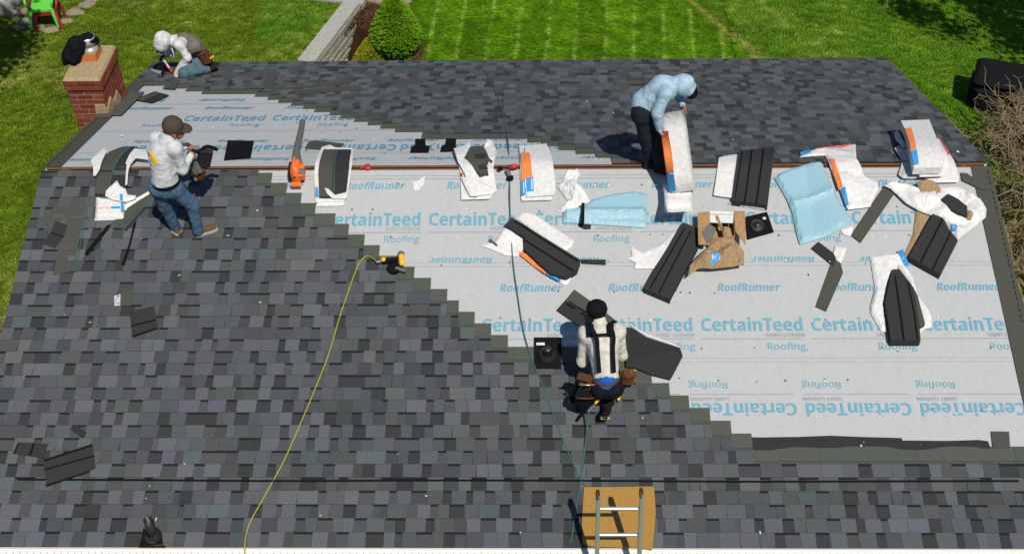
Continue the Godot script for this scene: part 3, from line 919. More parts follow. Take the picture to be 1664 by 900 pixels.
	lay(t, "wrapper", Y2, [1365, 255, 1470, 260, 1590, 340, 1560, 362, 1420, 378, 1398, 330], 0.10, 0.03, M.wrap, 0.02, 5.0, 26)
	lay(t, "shingle", Y2, [1425, 70, 1500, 66, 1540, 152, 1524, 182, 1540, 240, 1484, 246, 1440, 190, 1390, 135], 0.12, 0.05, M.olive, 0.004, 3.0, 25, 0.1)
	for q in [[1450, 118, 1515, 112, 1528, 140, 1464, 146], [1470, 186, 1524, 182, 1538, 212, 1484, 216]]:
		lay(t, "tab", Y2, q, 0.126, 0.006, M.back, 0.004, 3.0, 25, 0.1)
	lay(t, "film", Y2, [1512, 68, 1522, 28, 1562, 24, 1596, 102, 1570, 160, 1545, 140], 0.14, 0.05, M.wrap, 0.04, 6.0, 27, 0.1)
	lay(t, "film", Y2, [1318, 78, 1390, 60, 1416, 40, 1430, 64, 1395, 140, 1440, 195, 1480, 262, 1470, 380, 1420, 378, 1390, 240, 1345, 160], 0.11, 0.05, M.wrap, 0.03, 6.0, 28, 0.1)
	stick(t, "printed_band", Y2, [1366, 225, 1376, 228, 1384, 255, 1372, 255], M.orange)
	# --- folded wrapper with orange and blue panels
	t = item("bundle_wrapper", "two flat white wrappers with orange and blue panels, crossing the ridge", "wrapper", Y3, [95, 65, 265, 52, 325, 330, 140, 415], WG)
	lay(t, "film", Y3, [93, 66, 262, 54, 288, 112, 322, 335, 300, 408, 110, 414, 105, 400], 0.045, 0.04, M.wrap, 0.006, 3.0, 33, 0.08)
	lay(t, "film", Y3, [130, 72, 266, 52, 292, 112, 326, 325, 318, 378, 140, 392, 128, 300], 0.07, 0.03, M.wrap, 0.006, 3.0, 34, 0.08)
	for q in [[104, 108, 128, 112, 134, 280, 108, 290, 0], [128, 112, 160, 112, 176, 262, 136, 270, 1]]:
		stick(t, "printed_panel", Y3, q.slice(0, 8), M.orange)
	for q in [[108, 292, 130, 285, 132, 376, 110, 382, 0], [136, 272, 182, 264, 186, 354, 140, 360, 1]]:
		stick(t, "printed_panel", Y3, q.slice(0, 8), M.blue)
	stick(t, "printed_line", Y3, [168, 280, 176, 280, 178, 345, 170, 346], M.wrap)
	stick(t, "printed_line", Y3, [118, 300, 124, 300, 126, 368, 120, 369], M.wrap)
	# --- crumpled film and blue film with a strap
	t = item("crumpled_film", "crumpled ball of white film above folded light blue sheet", "wrapper", Y3, [400, 185, 480, 215, 540, 385, 345, 455], WG)
	lay(t, "film", Y3, [400, 185, 440, 192, 462, 180, 480, 215, 460, 250, 466, 290, 502, 302, 545, 388, 512, 404, 440, 440, 380, 456, 340, 456, 402, 388, 360, 330, 328, 292, 372, 272, 386, 216], 0.09, 0.08, M.wrap, 0.07, 7.0, 41, 0.0, 0.03)
	t = item("blue_sheet", "light blue plastic sheet folded flat under a black strap", "sheet", Y3, [375, 470, 820, 340, 905, 560, 370, 530])
	var bl := px(cr(Y3, [372, 472, 440, 445, 500, 432, 560, 388, 700, 352, 820, 338, 880, 345, 910, 362, 906, 560, 880, 566, 690, 552, 500, 542, 372, 532]), 0.065)
	var lowp := R(820 + 640 / 3.912, 220 + 560 / 3.912).z
	part("film", pad(bl, func(x, z): return roofy(z) + 0.016 + (0.032 + 0.045 * exp(-pow((z - lowp + 0.10) / 0.045, 2)) + bump(x, z, 0.012, 2.2, 44)) * clampf(edge_dist(bl, Vector2(x, z)) / 0.03, 0.2, 1.0), 0.006, 0.03, false), M.sky_film, t)
	lay(t, "strap", Y3, [489, 428, 510, 428, 507, 556, 484, 556], 0.115, 0.03, M.black, 0.0)
	loose("shingle_piece", "dark rounded shingle offcut poking out under light blue sheet", Y3, [462, 545, 552, 540, 548, 592, 510, 594, 480, 580], M.felt, 0.02)
	# --- bundle right of the standing man's wrapper: dark shingles with a white flap
	t = item("shingle_bundle", "dark shingle bundle with white flap beside wrapper held by hooded man", "bundle", [1160, 240], [20, 40, 380, 10, 340, 360, 10, 300], "", 0.05)
	lay(t, "film", Y3, [1365, 140, 1440, 124, 1490, 120, 1490, 395, 1440, 396, 1330, 380, 1350, 250], 0.05, 0.045, M.wrap, 0.012, 4.0, 51, 0.1)
	part("shingle", pad(px([1202, 244, 1259, 239, 1248, 333, 1190, 325], 0.09, 0.1), topfn(0.09, 0.003, 3.0, 52, 0.1), 0.08, 0.06), M.back, t)
	for q in [[1221, 243, 1224, 243, 1212, 329, 1209, 329], [1240, 241, 1243, 241, 1231, 331, 1228, 331], [1206, 246, 1208, 246, 1196, 322, 1194, 322]]:
		part("seal_bead", pad(px(q, 0.094, 0.1), topfn(0.094, 0.003, 3.0, 52, 0.1), 0.004, 0.06), M.black, t)
	part("film", pad(px([1188, 324, 1249, 334, 1242, 340, 1184, 330], 0.03), topfn(0.03, 0.01, 6.0, 53), 0.02, 0.05), M.wrap_grey, t)
	# --- second blue sheet, standing folds
	t = item("blue_sheet", "large light blue plastic sheet with a crossing crease, open on underlayment", "sheet", Y4, [130, 210, 345, 150, 570, 520, 240, 675])
	var c0 := R(1240 + 360.0 / 3.912, 220 + 400.0 / 3.912)
	var b2 := px(cr(Y4, [76, 252, 130, 212, 345, 150, 376, 152, 440, 300, 500, 420, 572, 520, 555, 562, 400, 628, 240, 676, 214, 590, 190, 470, 150, 378]), 0.065)
	part("film", pad(b2, func(x, z): return roofy(z) + 0.016 + (0.022 + 0.03 * absf(sin((x - c0.x) * 5.0 + 0.6)) + 0.035 * exp(-absf((z - c0.z) + 0.35 * (x - c0.x)) * 22.0) + bump(x, z, 0.012, 2.4, 45)) * clampf(edge_dist(b2, Vector2(x, z)) / 0.03, 0.25, 1.0), 0.006, 0.035, false), M.sky_film, t)
	# --- wrapper behind it
	t = item("bundle_wrapper", "rumpled white wrapper with red print across the ridge, behind large blue sheet", "wrapper", Y4, [330, 60, 600, 130, 740, 320, 545, 450], WG)
	lay(t, "film", Y4, [300, 85, 400, 60, 480, 46, 595, 38, 600, 130, 650, 238, 735, 280, 742, 320, 702, 400, 690, 436, 545, 452, 500, 340, 430, 180, 398, 108, 330, 112, 240, 118, 246, 104], 0.09, 0.085, M.wrap, 0.045, 3.5, 61, 0.1, 0.04)
	stick(t, "printed_panel", Y4, [422, 152, 450, 152, 506, 330, 484, 345, 452, 250], M.orange)
	stick(t, "printed_panel", Y4, [496, 340, 523, 335, 550, 436, 532, 442], M.blue)
	stick(t, "printed_band", Y4, [350, 84, 480, 60, 560, 42, 566, 50, 480, 70, 356, 96], M.red_print)
	stick(t, "printed_band", Y4, [240, 104, 300, 90, 310, 108, 246, 124], M.blue)
	# --- strip beside it
	loose("shingle_strip", "smooth olive starter strip lying diagonally right of large blue sheet", Y4, [790, 300, 850, 352, 625, 680, 565, 632], M.olive, 0.03)
	t = item("crumpled_film", "small scrap of white film between blue sheet and olive strip", "wrapper", Y4, [498, 600, 570, 570, 560, 635], WG)
	lay(t, "film", Y4, [498, 600, 535, 580, 572, 572, 577, 600, 560, 636, 512, 622], 0.03, 0.025, M.wrap, 0.02, 8.0, 63, 0.0, 0.02)
	# --- stack of wrapped bundles at the right end of the ridge
	t = item("shingle_bundle", "stack of white wrapped bundles bent over the ridge near the right rake", "bundle", Y4, [905, 0, 1115, 0, 1150, 280, 960, 280])
	lay(t, "film", Y4, [836, 92, 880, 62, 930, 92, 975, 200, 1020, 240, 1000, 285, 890, 285, 862, 262, 884, 180], 0.04, 0.035, M.wrap_grey, 0.03, 5.0, 71, 0.15)
	lay(t, "film", Y4, [840, -30, 860, -40, 900, 20, 930, 60, 900, 70, 850, 20], 0.09, 0.08, M.wrap_grey, 0.04, 5.0, 70, 0.15)
	lay(t, "wrapper", Y4, [990, 120, 1120, 10, 1182, 100, 1252, 262, 1246, 290, 1090, 292, 1018, 250], 0.08, 0.075, M.wrap, 0.012, 3.0, 72, 0.15)
	lay(t, "wrapper", Y4, [960, 60, 1140, 40, 1190, 200, 1150, 250, 1000, 255], 0.15, 0.07, M.wrap, 0.012, 3.0, 75, 0.15)
	part("wrapper", pad(px([1465, 196, 1511, 194, 1526, 232, 1534, 268, 1530, 272, 1486, 273, 1480, 243, 1474, 215], 0.25, 0.15), topfn(0.25, 0.008, 2.0, 73, 0.15), 0.09, 0.05), M.wrap, t)
	part("printed_panel", pad(px([1471, 208, 1482, 207, 1490, 241, 1481, 244, 1476, 222], 0.258, 0.15), topfn(0.258, 0.008, 2.0, 73, 0.15), 0.02, 0.05), M.orange, t)
	part("printed_panel", pad(px([1481, 245, 1491, 242, 1494, 266, 1486, 268], 0.258, 0.15), topfn(0.258, 0.008, 2.0, 73, 0.15), 0.02, 0.05), M.blue, t)
	stick(t, "printed_band", Y4, [1122, 20, 1136, 30, 1190, 118, 1178, 125], M.red_print)
	# --- torn bundle with brown paper
	t = item("shingle_bundle", "torn bundle of dark shingles with brown paper, near the right rake", "bundle", Y4, [1000, 480, 1250, 640, 1130, 880, 930, 770])
	lay(t, "paper_liner", Y4, [985, 448, 1092, 482, 1000, 640, 940, 768, 905, 752, 930, 690, 962, 622, 970, 540], 0.05, 0.04, M.paper, 0.02, 5.0, 81)
	lay(t, "shingle", Y4, [1095, 478, 1180, 540, 1252, 640, 1130, 882, 930, 772, 1010, 630], 0.085, 0.075, M.back, 0.003, 2.0, 82)
	lay(t, "seal_bead", Y4, [1140, 530, 1150, 536, 1010, 810, 1000, 804], 0.09, 0.005, M.black, 0.003, 2.0, 82)
	lay(t, "seal_bead", Y4, [1205, 590, 1213, 596, 1085, 856, 1076, 852], 0.09, 0.005, M.black, 0.003, 2.0, 82)
	lay(t, "wrapper", Y4, [780, 290, 830, 265, 920, 272, 1000, 300, 1090, 300, 1250, 290, 1330, 340, 1400, 380, 1436, 440, 1430, 490, 1340, 560, 1246, 640, 1196, 580, 1150, 500, 1000, 440, 920, 392, 862, 335, 820, 305], 0.14, 0.08, M.wrap, 0.06, 4.5, 83, 0.0, 0.04)
	lay(t, "shingle", Y4, [1136, 405, 1180, 370, 1240, 400, 1302, 450, 1302, 512, 1200, 472], 0.135, 0.05, M.back, 0.0)
	lay(t, "paper_liner", Y4, [985, 280, 1040, 262, 1092, 272, 1142, 322, 1122, 372, 1060, 350, 1010, 335], 0.14, 0.05, M.paper, 0.03, 6.0, 84)
	lay(t, "paper_liner", Y4, [1300, 450, 1356, 470, 1330, 520, 1302, 515], 0.14, 0.05, M.paper, 0.02, 6.0, 84)
	stick(t, "printed_band", Y4, [1196, 562, 1238, 578, 1232, 612, 1204, 602], M.blue)
	loose("shingle_strip", "olive strip lying across the right rake near the ridge", Y4, [1262, 235, 1300, 240, 1400, 300, 1470, 330, 1440, 345, 1400, 345, 1270, 285], M.olive, 0.03)
	# --- opened bundle in the middle right
	t = item("shingle_bundle", "opened bundle with pointed white wrapper around upright dark shingles", "bundle", X4, [825, 0, 960, 110, 1005, 440, 815, 440])
	lay(t, "wrapper", X4, [690, -120, 780, -132, 872, -140, 905, -80, 960, 0, 1000, 130, 1060, 210, 1085, 262, 1085, 330, 1035, 340, 1005, 378, 980, 300, 940, 60, 870, -60, 800, 60, 778, 200, 800, 360, 760, 350, 695, 240, 692, 200, 722, 80, 705, -30], 0.09, 0.08, M.wrap, 0.025, 3.5, 91, 0.0, 0.045)
	lay(t, "shingle", X4, [826, -10, 872, -10, 962, 108, 990, 280, 1006, 440, 815, 441, 796, 300, 778, 200], 0.10, 0.09, M.back, 0.003, 2.0, 92)
	lay(t, "headlap", X4, [962, 112, 985, 150, 1034, 335, 1000, 358], 0.08, 0.05, M.olive)
	lay(t, "seal_bead", X4, [838, 30, 848, 30, 888, 300, 905, 438, 892, 438, 872, 280], 0.106, 0.006, M.black, 0.003, 2.0, 92)
	lay(t, "seal_bead", X4, [920, 60, 928, 60, 975, 300, 990, 436, 982, 436, 962, 280], 0.106, 0.006, M.black, 0.003, 2.0, 92)
	stick(t, "printed_band", X4, [862, -130, 890, -132, 935, -40, 905, -35], M.blue)
	# --- V-shaped strips
	loose("shingle_piece", "dark shingle piece meeting olive strip at a V below blue sheet", Y4, [355, 675, 470, 762, 452, 830, 310, 715], M.felt, 0.03)
	loose("shingle_strip", "olive strip below the V, pointing down the underlayment", X4, [440, -60, 480, -110, 512, 10, 405, 256, 338, 226], M.olive, 0.024)
	t = item("crumpled_film", "white film scrap at the V of two strips below the blue sheet", "wrapper", Y4, [465, 690, 535, 705, 500, 800], WG)
	lay(t, "film", Y4, [465, 690, 536, 705, 520, 760, 500, 802, 472, 782, 450, 742], 0.05, 0.03, M.wrap, 0.015, 6.0, 95, 0.0, 0.025)
	# --- bundle under the carton
	t = item("shingle_bundle", "dark shingles sliding out of white film left of the cardboard carton", "bundle", [1046, 361], [250, 0, 340, 40, 160, 480, 0, 420])
	lay(t, "wrapper", Y3, [805, 692, 880, 735, 980, 688, 1090, 598, 1150, 560, 1190, 580, 1120, 700, 1000, 800, 958, 832, 825, 832, 832, 792, 772, 770, 812, 752], 0.05, 0.045, M.wrap, 0.03, 5.0, 101, 0.0, 0.04)
	part("shingle", pad(px([1110, 361, 1137, 371, 1135, 400, 1110, 445, 1089, 486, 1046, 468, 1062, 440], 0.08), topfn(0.08, 0.003, 2.0, 102), 0.07, 0.06), M.back, t)
	for q in [[1122, 374, 1124, 375, 1072, 476, 1070, 475], [1112, 370, 1114, 371, 1058, 468, 1056, 467]]:
		part("seal_bead", pad(px(q, 0.085), topfn(0.085, 0.003, 2.0, 102), 0.005, 0.06), M.black, t)
	lay(t, "film", X3, [880, 92, 960, 150, 1046, 186, 1070, 150, 1090, 118, 1084, 140, 1056, 192, 1036, 192, 890, 118], 0.03, 0.025, M.wrap, 0.008, 6.0, 103, 0.0, 0.03)
	# --- bundle at the left of the row
	t = item("shingle_bundle", "slanting dark shingles between two white film flaps above pipe boot", "bundle", Y3, [45, 520, 480, 790, 390, 895, 125, 700])
	lay(t, "wrapper", Y3, [108, 468, 185, 480, 320, 570, 442, 650, 432, 690, 378, 722, 230, 620, 78, 512], 0.06, 0.055, M.wrap, 0.015, 3.0, 111, 0.0, 0.045)
	lay(t, "wrapper", Y3, [0, 560, 60, 588, 126, 640, 122, 702, 82, 752, 0, 742, -100, 700, -155, 682, -60, 656], 0.06, 0.055, M.wrap, 0.02, 4.0, 112, 0.0, 0.045)
	lay(t, "shingle", Y3, [45, 520, 120, 565, 482, 790, 462, 850, 392, 896, 290, 876, 126, 722, 122, 640, 0, 568], 0.09, 0.08, M.back, 0.003, 2.0, 113)
	lay(t, "seal_bead", Y3, [60, 545, 66, 538, 470, 795, 464, 804], 0.095, 0.005, M.black, 0.003, 2.0, 113)
	lay(t, "seal_bead", Y3, [120, 665, 126, 657, 440, 855, 432, 864], 0.095, 0.005, M.black, 0.003, 2.0, 113)
	stick(t, "printed_band", Y3, [82, 728, 160, 765, 272, 870, 255, 884, 104, 765], M.orange)
	stick(t, "printed_band", Y3, [272, 872, 300, 880, 360, 930, 340, 930, 262, 886], M.blue)
	lay(t, "film", X3, [262, -6, 300, 20, 370, 78, 400, 80, 450, -10, 478, -70, 455, -60, 395, 30, 330, 30], 0.04, 0.03, M.wrap, 0.012, 6.0, 114, 0.0, 0.03)
	stick(t, "printed_band", Y2, [1540, 668, 1552, 655, 1600, 700, 1590, 708], M.bead)
	loose("shingle_sliver", "narrow dark strip beside the slanting shingles and flaps", Y3, [485, 788, 644, 788, 644, 820, 490, 812], M.felt, 0.03)
	# --- carton with brown paper
	t = item("cardboard_carton", "opened cardboard carton spilling crumpled brown paper", "carton", Y3, [1228, 490, 1530, 480, 1532, 690, 1235, 690])
	lay(t, "flap", Y3, [1228, 490, 1306, 484, 1306, 600, 1300, 695, 1234, 692], 0.17, 0.006, M.card, 0.004, 3.0, 121)
	lay(t, "flap", Y3, [1460, 480, 1531, 480, 1534, 694, 1470, 610], 0.17, 0.006, M.card, 0.004, 3.0, 121)
	lay(t, "inner_panel", Y3, [1308, 478, 1458, 486, 1454, 556, 1308, 552], 0.16, 0.006, M.wrap, 0.003, 3.0, 121)
	var cst := mb()
	var k0 := [R(820 + 1306 / 3.912, 220 + 500 / 3.912, 0.165), R(820 + 1460 / 3.912, 220 + 500 / 3.912, 0.165), R(820 + 1466 / 3.912, 220 + 640 / 3.912, 0.165), R(820 + 1300 / 3.912, 220 + 660 / 3.912, 0.165)]
	for i in 4:
		var a: Vector3 = k0[i]
		var b: Vector3 = k0[(i + 1) % 4]
		var cen: Vector3 = (k0[0] + k0[2]) / 2
		var ia := a.lerp(cen, 0.03); var ib := b.lerp(cen, 0.03)
		quad(cst, a, b, on(b, 0.01), on(a, 0.01)); quad(cst, ia, ib, on(ib, 0.01), on(ia, 0.01)); quad(cst, a, b, ib, ia)
	part("box_wall", cst, M.card, t)
	lay(t, "box_floor", Y3, [1306, 520, 1460, 520, 1466, 650, 1300, 670], 0.02, 0.006, M.card)
	lay(t, "rubber_collar", Y3, [1255, 615, 1300, 560, 1345, 590, 1320, 660, 1290, 685], 0.18, 0.012, M.tool_grey)
	lay(t, "paper", Y3, [1345, 474, 1372, 500, 1392, 560, 1440, 572, 1462, 632, 1530, 712, 1526, 800, 1402, 816, 1322, 822, 1232, 822, 1170, 872, 1182, 800, 1240, 735, 1350, 642, 1396, 622, 1380, 570, 1340, 520], 0.19, 0.06, M.paper, 0.07, 6.0, 123, 0.0, 0.035)
	stick(t, "printed_label", Y3, [1318, 762, 1360, 750, 1372, 800, 1314, 832], M.blue)
	pipe_boot("flat black pipe boot with square flange beside the cardboard carton", [1212, 352, 1247, 344, 1258, 376, 1215, 388], 1231, 367, 0.05, false)
	pipe_boot("black pipe boot with tall collar beside kneeling man in white hoodie", [868, 548, 912, 548, 912, 599, 868, 599], 890, 578, 0.17, true)
	# --- pieces round the kneeling man
	t = item("felt_sheet", "creased dark pointed felt sheet right of kneeling man in white hoodie", "sheet", X3, [770, 350, 1110, 485, 1055, 680, 830, 610])
	var cz0 := R(820 + 800 / 3.912, 440 + 600 / 3.912); var cz1 := R(820 + 1130 / 3.912, 440 + 545 / 3.912)
	part("sheet", pad(px(cr(X3, [768, 350, 812, 350, 900, 408, 1010, 445, 1112, 486, 1133, 545, 1056, 682, 940, 655, 830, 615, 772, 612]), 0.06), func(x, z): return roofy(z) + 0.03 + 0.055 * exp(-absf(lerpf(cz0.z, cz1.z, (x - cz0.x) / (cz1.x - cz0.x)) - z) * 7.0) + bump(x, z, 0.006, 2.0, 131), 0.012, 0.04), M.felt, t)
	lay(t, "film_edge", X3, [812, 348, 905, 404, 1010, 440, 1112, 482, 1112, 488, 1008, 449, 900, 412, 812, 354], 0.062, 0.02, M.wrap, 0.004, 6.0, 3)
	loose("shingle_strip", "grey-green shingle strip lying diagonally behind head of kneeling man", X3, [445, 120, 620, 245, 775, 372, 742, 402, 490, 362, 330, 250], M.felt, 0.026, [[[440, 122, 620, 250, 774, 372, 740, 372, 590, 290, 388, 188], M.olive], [[392, 188, 398, 182, 600, 310, 594, 318], M.black], [[390, 212, 400, 205, 450, 235, 440, 245], M.black], [[480, 270, 490, 262, 530, 290, 522, 298], M.black]])
	# --- scraps on the finished shingles
	loose("shingle_scrap", "small dark scrap with two black grooves on finished shingles", X1, [820, 260, 975, 220, 1000, 365, 835, 422], M.back, 0.034, [[[828, 345, 985, 305, 986, 314, 830, 354], M.black], [[834, 410, 996, 358, 998, 368, 836, 421], M.black]])
	loose("shingle_scrap", "small pale olive scrap with punched slots on finished shingles", X1, [720, 155, 840, 115, 830, 220, 722, 222], M.olive, 0.034, [[[722, 160, 762, 148, 760, 220, 723, 222], M.wrap_grey], [[742, 160, 752, 158, 752, 180, 742, 182], M.black], [[742, 190, 752, 188, 752, 208, 742, 210], M.black]])
	loose("shingle_scrap", "large dark offcut with ribbed bands lying on the black line", V1, [270, 300, 580, 200, 602, 352, 290, 470], M.back, 0.05, [[[272, 300, 580, 202, 582, 214, 274, 312], M.black], [[276, 358, 594, 272, 595, 280, 277, 368], M.black], [[282, 462, 560, 372, 562, 378, 290, 470], M.black]])
	loose("shingle_scrap", "tiny grey square shingle scrap above the ribbed dark offcut", V1, [440, 105, 480, 80, 546, 125, 520, 162], M.felt, 0.036)
	loose("shingle_scrap", "dark ridged offcut left of the ribbed dark offcut", V1, [75, 260, 110, 190, 300, 200, 268, 290], M.back, 0.034, [[[178, 272, 205, 195, 220, 196, 192, 274], M.black], [[84, 262, 108, 196, 114, 198, 92, 264], M.black]])
	# --- strips at the far left of the back slope
	loose("shingle_strip", "short olive piece laid across courses near far eave", Z2, [125, 442, 190, 440, 175, 555, 108, 560], M.olive, 0.034, [[[112, 442, 126, 442, 106, 560, 92, 558], M.bead]])
	loose("shingle_strip", "long thin olive strip on far slope, the farther of two", Z2, [150, 562, 420, 540, 580, 518, 582, 534, 420, 556, 300, 562, 160, 576], M.olive, 0.034)
	loose("shingle_strip", "long thin olive strip on far slope, the nearer of two", Z2, [300, 575, 500, 560, 730, 545, 736, 570, 500, 586, 306, 602], M.olive, 0.034)
	loose("shingle_piece", "grey-green shingle angled across underlayment beside the chimney", Z1, [845, 632, 980, 580, 1072, 604, 965, 652], M.felt, 0.03, [[[860, 628, 985, 586, 1010, 592, 900, 640], M.olive]])
	loose("shingle_piece", "olive shingle offcut under glove of man kneeling at far corner", Z1, [1030, 560, 1100, 500, 1140, 510, 1110, 565], M.olive, 0.034, [[[1040, 556, 1098, 508, 1108, 512, 1056, 562], M.bead]])
	loose("shingle_piece", "olive shingle laid beside blower tube on the far underlayment", Y2, [395, 38, 440, 30, 620, 50, 600, 78, 500, 90, 370, 80], M.olive, 0.02)
	# --- white scrap
	t = item("crumpled_film", "torn scrap of white film alone on underlayment below the ridge", "wrapper", Y2, [1055, 290, 1135, 255, 1060, 345], WG)
	lay(t, "film", Y2, [1055, 292, 1090, 285, 1136, 252, 1130, 300, 1095, 345, 1062, 346], 0.03, 0.02, M.wrap, 0.02, 8.0, 141, 0.0, 0.02)
	build_tools()
	# bits of torn film and release tape blown about the roof
	var sr := RandomNumberGenerator.new(); sr.seed = 44
	var ss := mb()
	for i in 36:
		var u := sr.randf_range(60, 1600)
		var p := R(u, sr.randf_range(285, 870) if i < 26 else sr.randf_range(150, 262), 0.03)
		var w := sr.randf_range(0.012, 0.035)
		bx(ss, Transform3D(Basis.from_euler(Vector3(PITCH * signf(p.z) + sr.randf_range(-0.3, 0.3), sr.randf() * TAU, sr.randf_range(-0.3, 0.3))), p), Vector3(w, 0.003, w * sr.randf_range(0.15, 0.6)))
	ss.generate_normals()
	var so := obj("film_scraps", ss.commit(), M.wrap, self, "stuff")
	so.set_meta("label", "tiny white scraps of film scattered over the roof"); so.set_meta("category", "scraps")
func pipe_boot(label, fl, u, v, tall, collar):
	var t := thing("pipe_boot", label, "pipe boot", R(u, v))
	part("flange", pad(px(fl, 0.03), topfn(0.03), 0.014, 0.1), M.black, t)
	var st := mb()
	var f := rf(u, v, 0.03)
	if collar:
		lathe(st, f, [Vector2(0.10, 0.0), Vector2(0.10, 0.02), Vector2(0.085, 0.05), Vector2(0.06, 0.07), Vector2(0.052, 0.09)], 20)
		part("dome", st, M.rubber, t)
		st = mb()
		lathe(st, f, [Vector2(0.045, 0.08), Vector2(0.042, tall), Vector2(0.036, tall + 0.01), Vector2(0.001, tall + 0.006)], 16)
		part("collar", st, M.rubber, t)
		st = mb(); bx(st, f * Transform3D(Basis(), Vector3(-0.075, 0.002, -0.14)), Vector3(0.09, 0.003, 0.03)); part("sticker", st, M.wrap, t)
	else:
		lathe(st, f, [Vector2(0.085, 0.0), Vector2(0.08, 0.02), Vector2(0.065, 0.03), Vector2(0.055, 0.012), Vector2(0.04, 0.03), Vector2(0.02, tall), Vector2(0.001, tall)], 18)
		part("dome", st, M.rubber, t)
		st = mb(); bx(st, f * Transform3D(Basis(), Vector3(0.09, 0.003, -0.10)), Vector3(0.035, 0.003, 0.03)); part("sticker", st, M.wrap, t)
func roof_path(arr, h) -> Array:
	var o := []
	for i in range(0, arr.size(), 2): o.append(R(arr[i], arr[i + 1], h))
	return o
func build_tools():
	# nail gun and its hose
	var t := thing("nail_gun", "yellow and black pneumatic nail gun at end of yellow hose", "nail gun", R(640, 425))
	var f := rf(638, 424, 0.06, 0.12)
	var st := mb()
	rbx(st, f * Transform3D(Basis(Vector3.UP, 0.0), Vector3(-0.02, 0.02, 0.0)), Vector3(0.2, 0.055, 0.05), 0.012)
	part("handle", st, M.black, t)
	st = mb(); lathe(st, f * Transform3D(Basis(Vector3.RIGHT, PI / 2), Vector3(0.1, 0.03, -0.06)), [Vector2(0.001, 0.0), Vector2(0.032, 0.0), Vector2(0.036, 0.02), Vector2(0.034, 0.11), Vector2(0.024, 0.15), Vector2(0.001, 0.15)], 14)
	part("cylinder", st, M.yellow, t)
	st = mb(); lathe(st, f * Transform3D(Basis(Vector3.RIGHT, PI / 2), Vector3(0.1, 0.03, -0.085)), [Vector2(0.001, 0.0), Vector2(0.03, 0.0), Vector2(0.038, 0.015), Vector2(0.038, 0.045)], 14)
	part("head_cap", st, M.tool_grey, t)
	st = mb(); lathe(st, f * Transform3D(Basis(), Vector3(0.0, -0.03, 0.09)), [Vector2(0.001, 0.05), Vector2(0.06, 0.05), Vector2(0.07, 0.04), Vector2(0.07, -0.01), Vector2(0.001, -0.01)], 18)
	part("magazine", st, M.black, t)
	st = mb(); bx(st, f * Transform3D(Basis(Vector3.UP, -0.5), Vector3(0.08, 0.01, 0.13)), Vector3(0.12, 0.03, 0.03))
	part("nose", st, M.tool_grey, t)
	st = mb(); rbx(st, f * Transform3D(Basis(), Vector3(-0.1, 0.03, -0.01)), Vector3(0.05, 0.05, 0.055), 0.01)
	part("end_cap", st, M.yellow, t)
	st = mb(); tube(st, [f * Vector3(-0.13, 0.02, 0), f * Vector3(-0.18, 0.015, 0)], 0.018, 8)
	part("air_fitting", st, M.steel, t)
	t = thing("air_hose", "thin yellow air hose running down over the finished shingles", "hose", R(520, 600))
	st = mb()
	var hp := roof_path([397, 889, 399, 872, 406, 848, 428, 808, 460, 750, 486, 692, 506, 645, 532, 580, 550, 520, 565, 475, 575, 447, 585, 425, 598, 416, 612, 414], 0.028)
	hp[-1] = f * Vector3(-0.17, 0.015, 0)
	hp.push_front(hp[0] + Vector3(0.02, -0.12, 0.22))
	tube(st, smoothed(hp, 8), 0.007, 7)
	part("hose", st, M.hose, t)
	# leaf blower
	t = thing("leaf_blower", "orange handheld leaf blower with grey tube across the ridge", "blower", R(482, 275))
	f = rf(482, 281, 0.1, 0.0)
	st = mb()
	lathe(st, f * Transform3D(Basis(Vector3.RIGHT, -0.35) * Basis(Vector3.FORWARD, PI / 2), Vector3(0.0, 0.04, 0.0)), [Vector2(0.001, -0.065), Vector2(0.09, -0.06), Vector2(0.135, -0.03), Vector2(0.14, 0.02), Vector2(0.12, 0.05), Vector2(0.001, 0.055)], 22)
	part("fan_housing", st, M.tool_orange, t)
	st = mb(); rbx(st, f * Transform3D(Basis(Vector3.UP, 0.1), Vector3(0.055, 0.06, 0.03)), Vector3(0.10, 0.12, 0.17), 0.02)
	part("engine_cover", st, M.tool_orange, t)
	st = mb(); rbx(st, f * Transform3D(Basis(), Vector3(0.07, 0.10, 0.06)), Vector3(0.08, 0.07, 0.08), 0.015)
	part("air_filter", st, M.tool_grey, t)
	st = mb(); rbx(st, f * Transform3D(Basis(), Vector3(0.0, -0.02, 0.15)), Vector3(0.12, 0.06, 0.06), 0.012)
	part("fuel_tank", st, M.tool_orange, t)
	st = mb(); tube(st, smoothed([f * Vector3(-0.02, 0.10, -0.15), f * Vector3(-0.01, 0.19, -0.06), f * Vector3(0.0, 0.2, 0.05), f * Vector3(0.01, 0.13, 0.14)]), 0.017, 8)
	part("handle", st, M.tool_orange, t)
	st = mb(); lathe(st, f * Transform3D(Basis(Vector3.FORWARD, PI / 2), Vector3(-0.072, 0.04, 0.0)), [Vector2(0.11, 0.0), Vector2(0.11, 0.012), Vector2(0.02, 0.012)], 16)
	part("intake_grille", st, M.black, t)
	st = mb()
	tube(st, smoothed([f * Vector3(0.0, 0.03, -0.10), R(481, 246, 0.12), R(485, 228, 0.12), R(489, 210, 0.11), R(491, 198, 0.10)]), [0.06, 0.058, 0.056, 0.054, 0.05, 0.047, 0.044, 0.042, 0.042, 0.041, 0.041, 0.04, 0.04, 0.04, 0.039, 0.039, 0.039, 0.038, 0.038, 0.038, 0.038, 0.038, 0.038, 0.038, 0.038], 12)
	part("blower_tube", st, M.tool_grey, t)
	# drill
	t = thing("cordless_drill", "small red and black cordless drill beside crumpled white wrapper", "drill", R(818, 278))
	f = rf(818, 275, 0.05, 0.15)
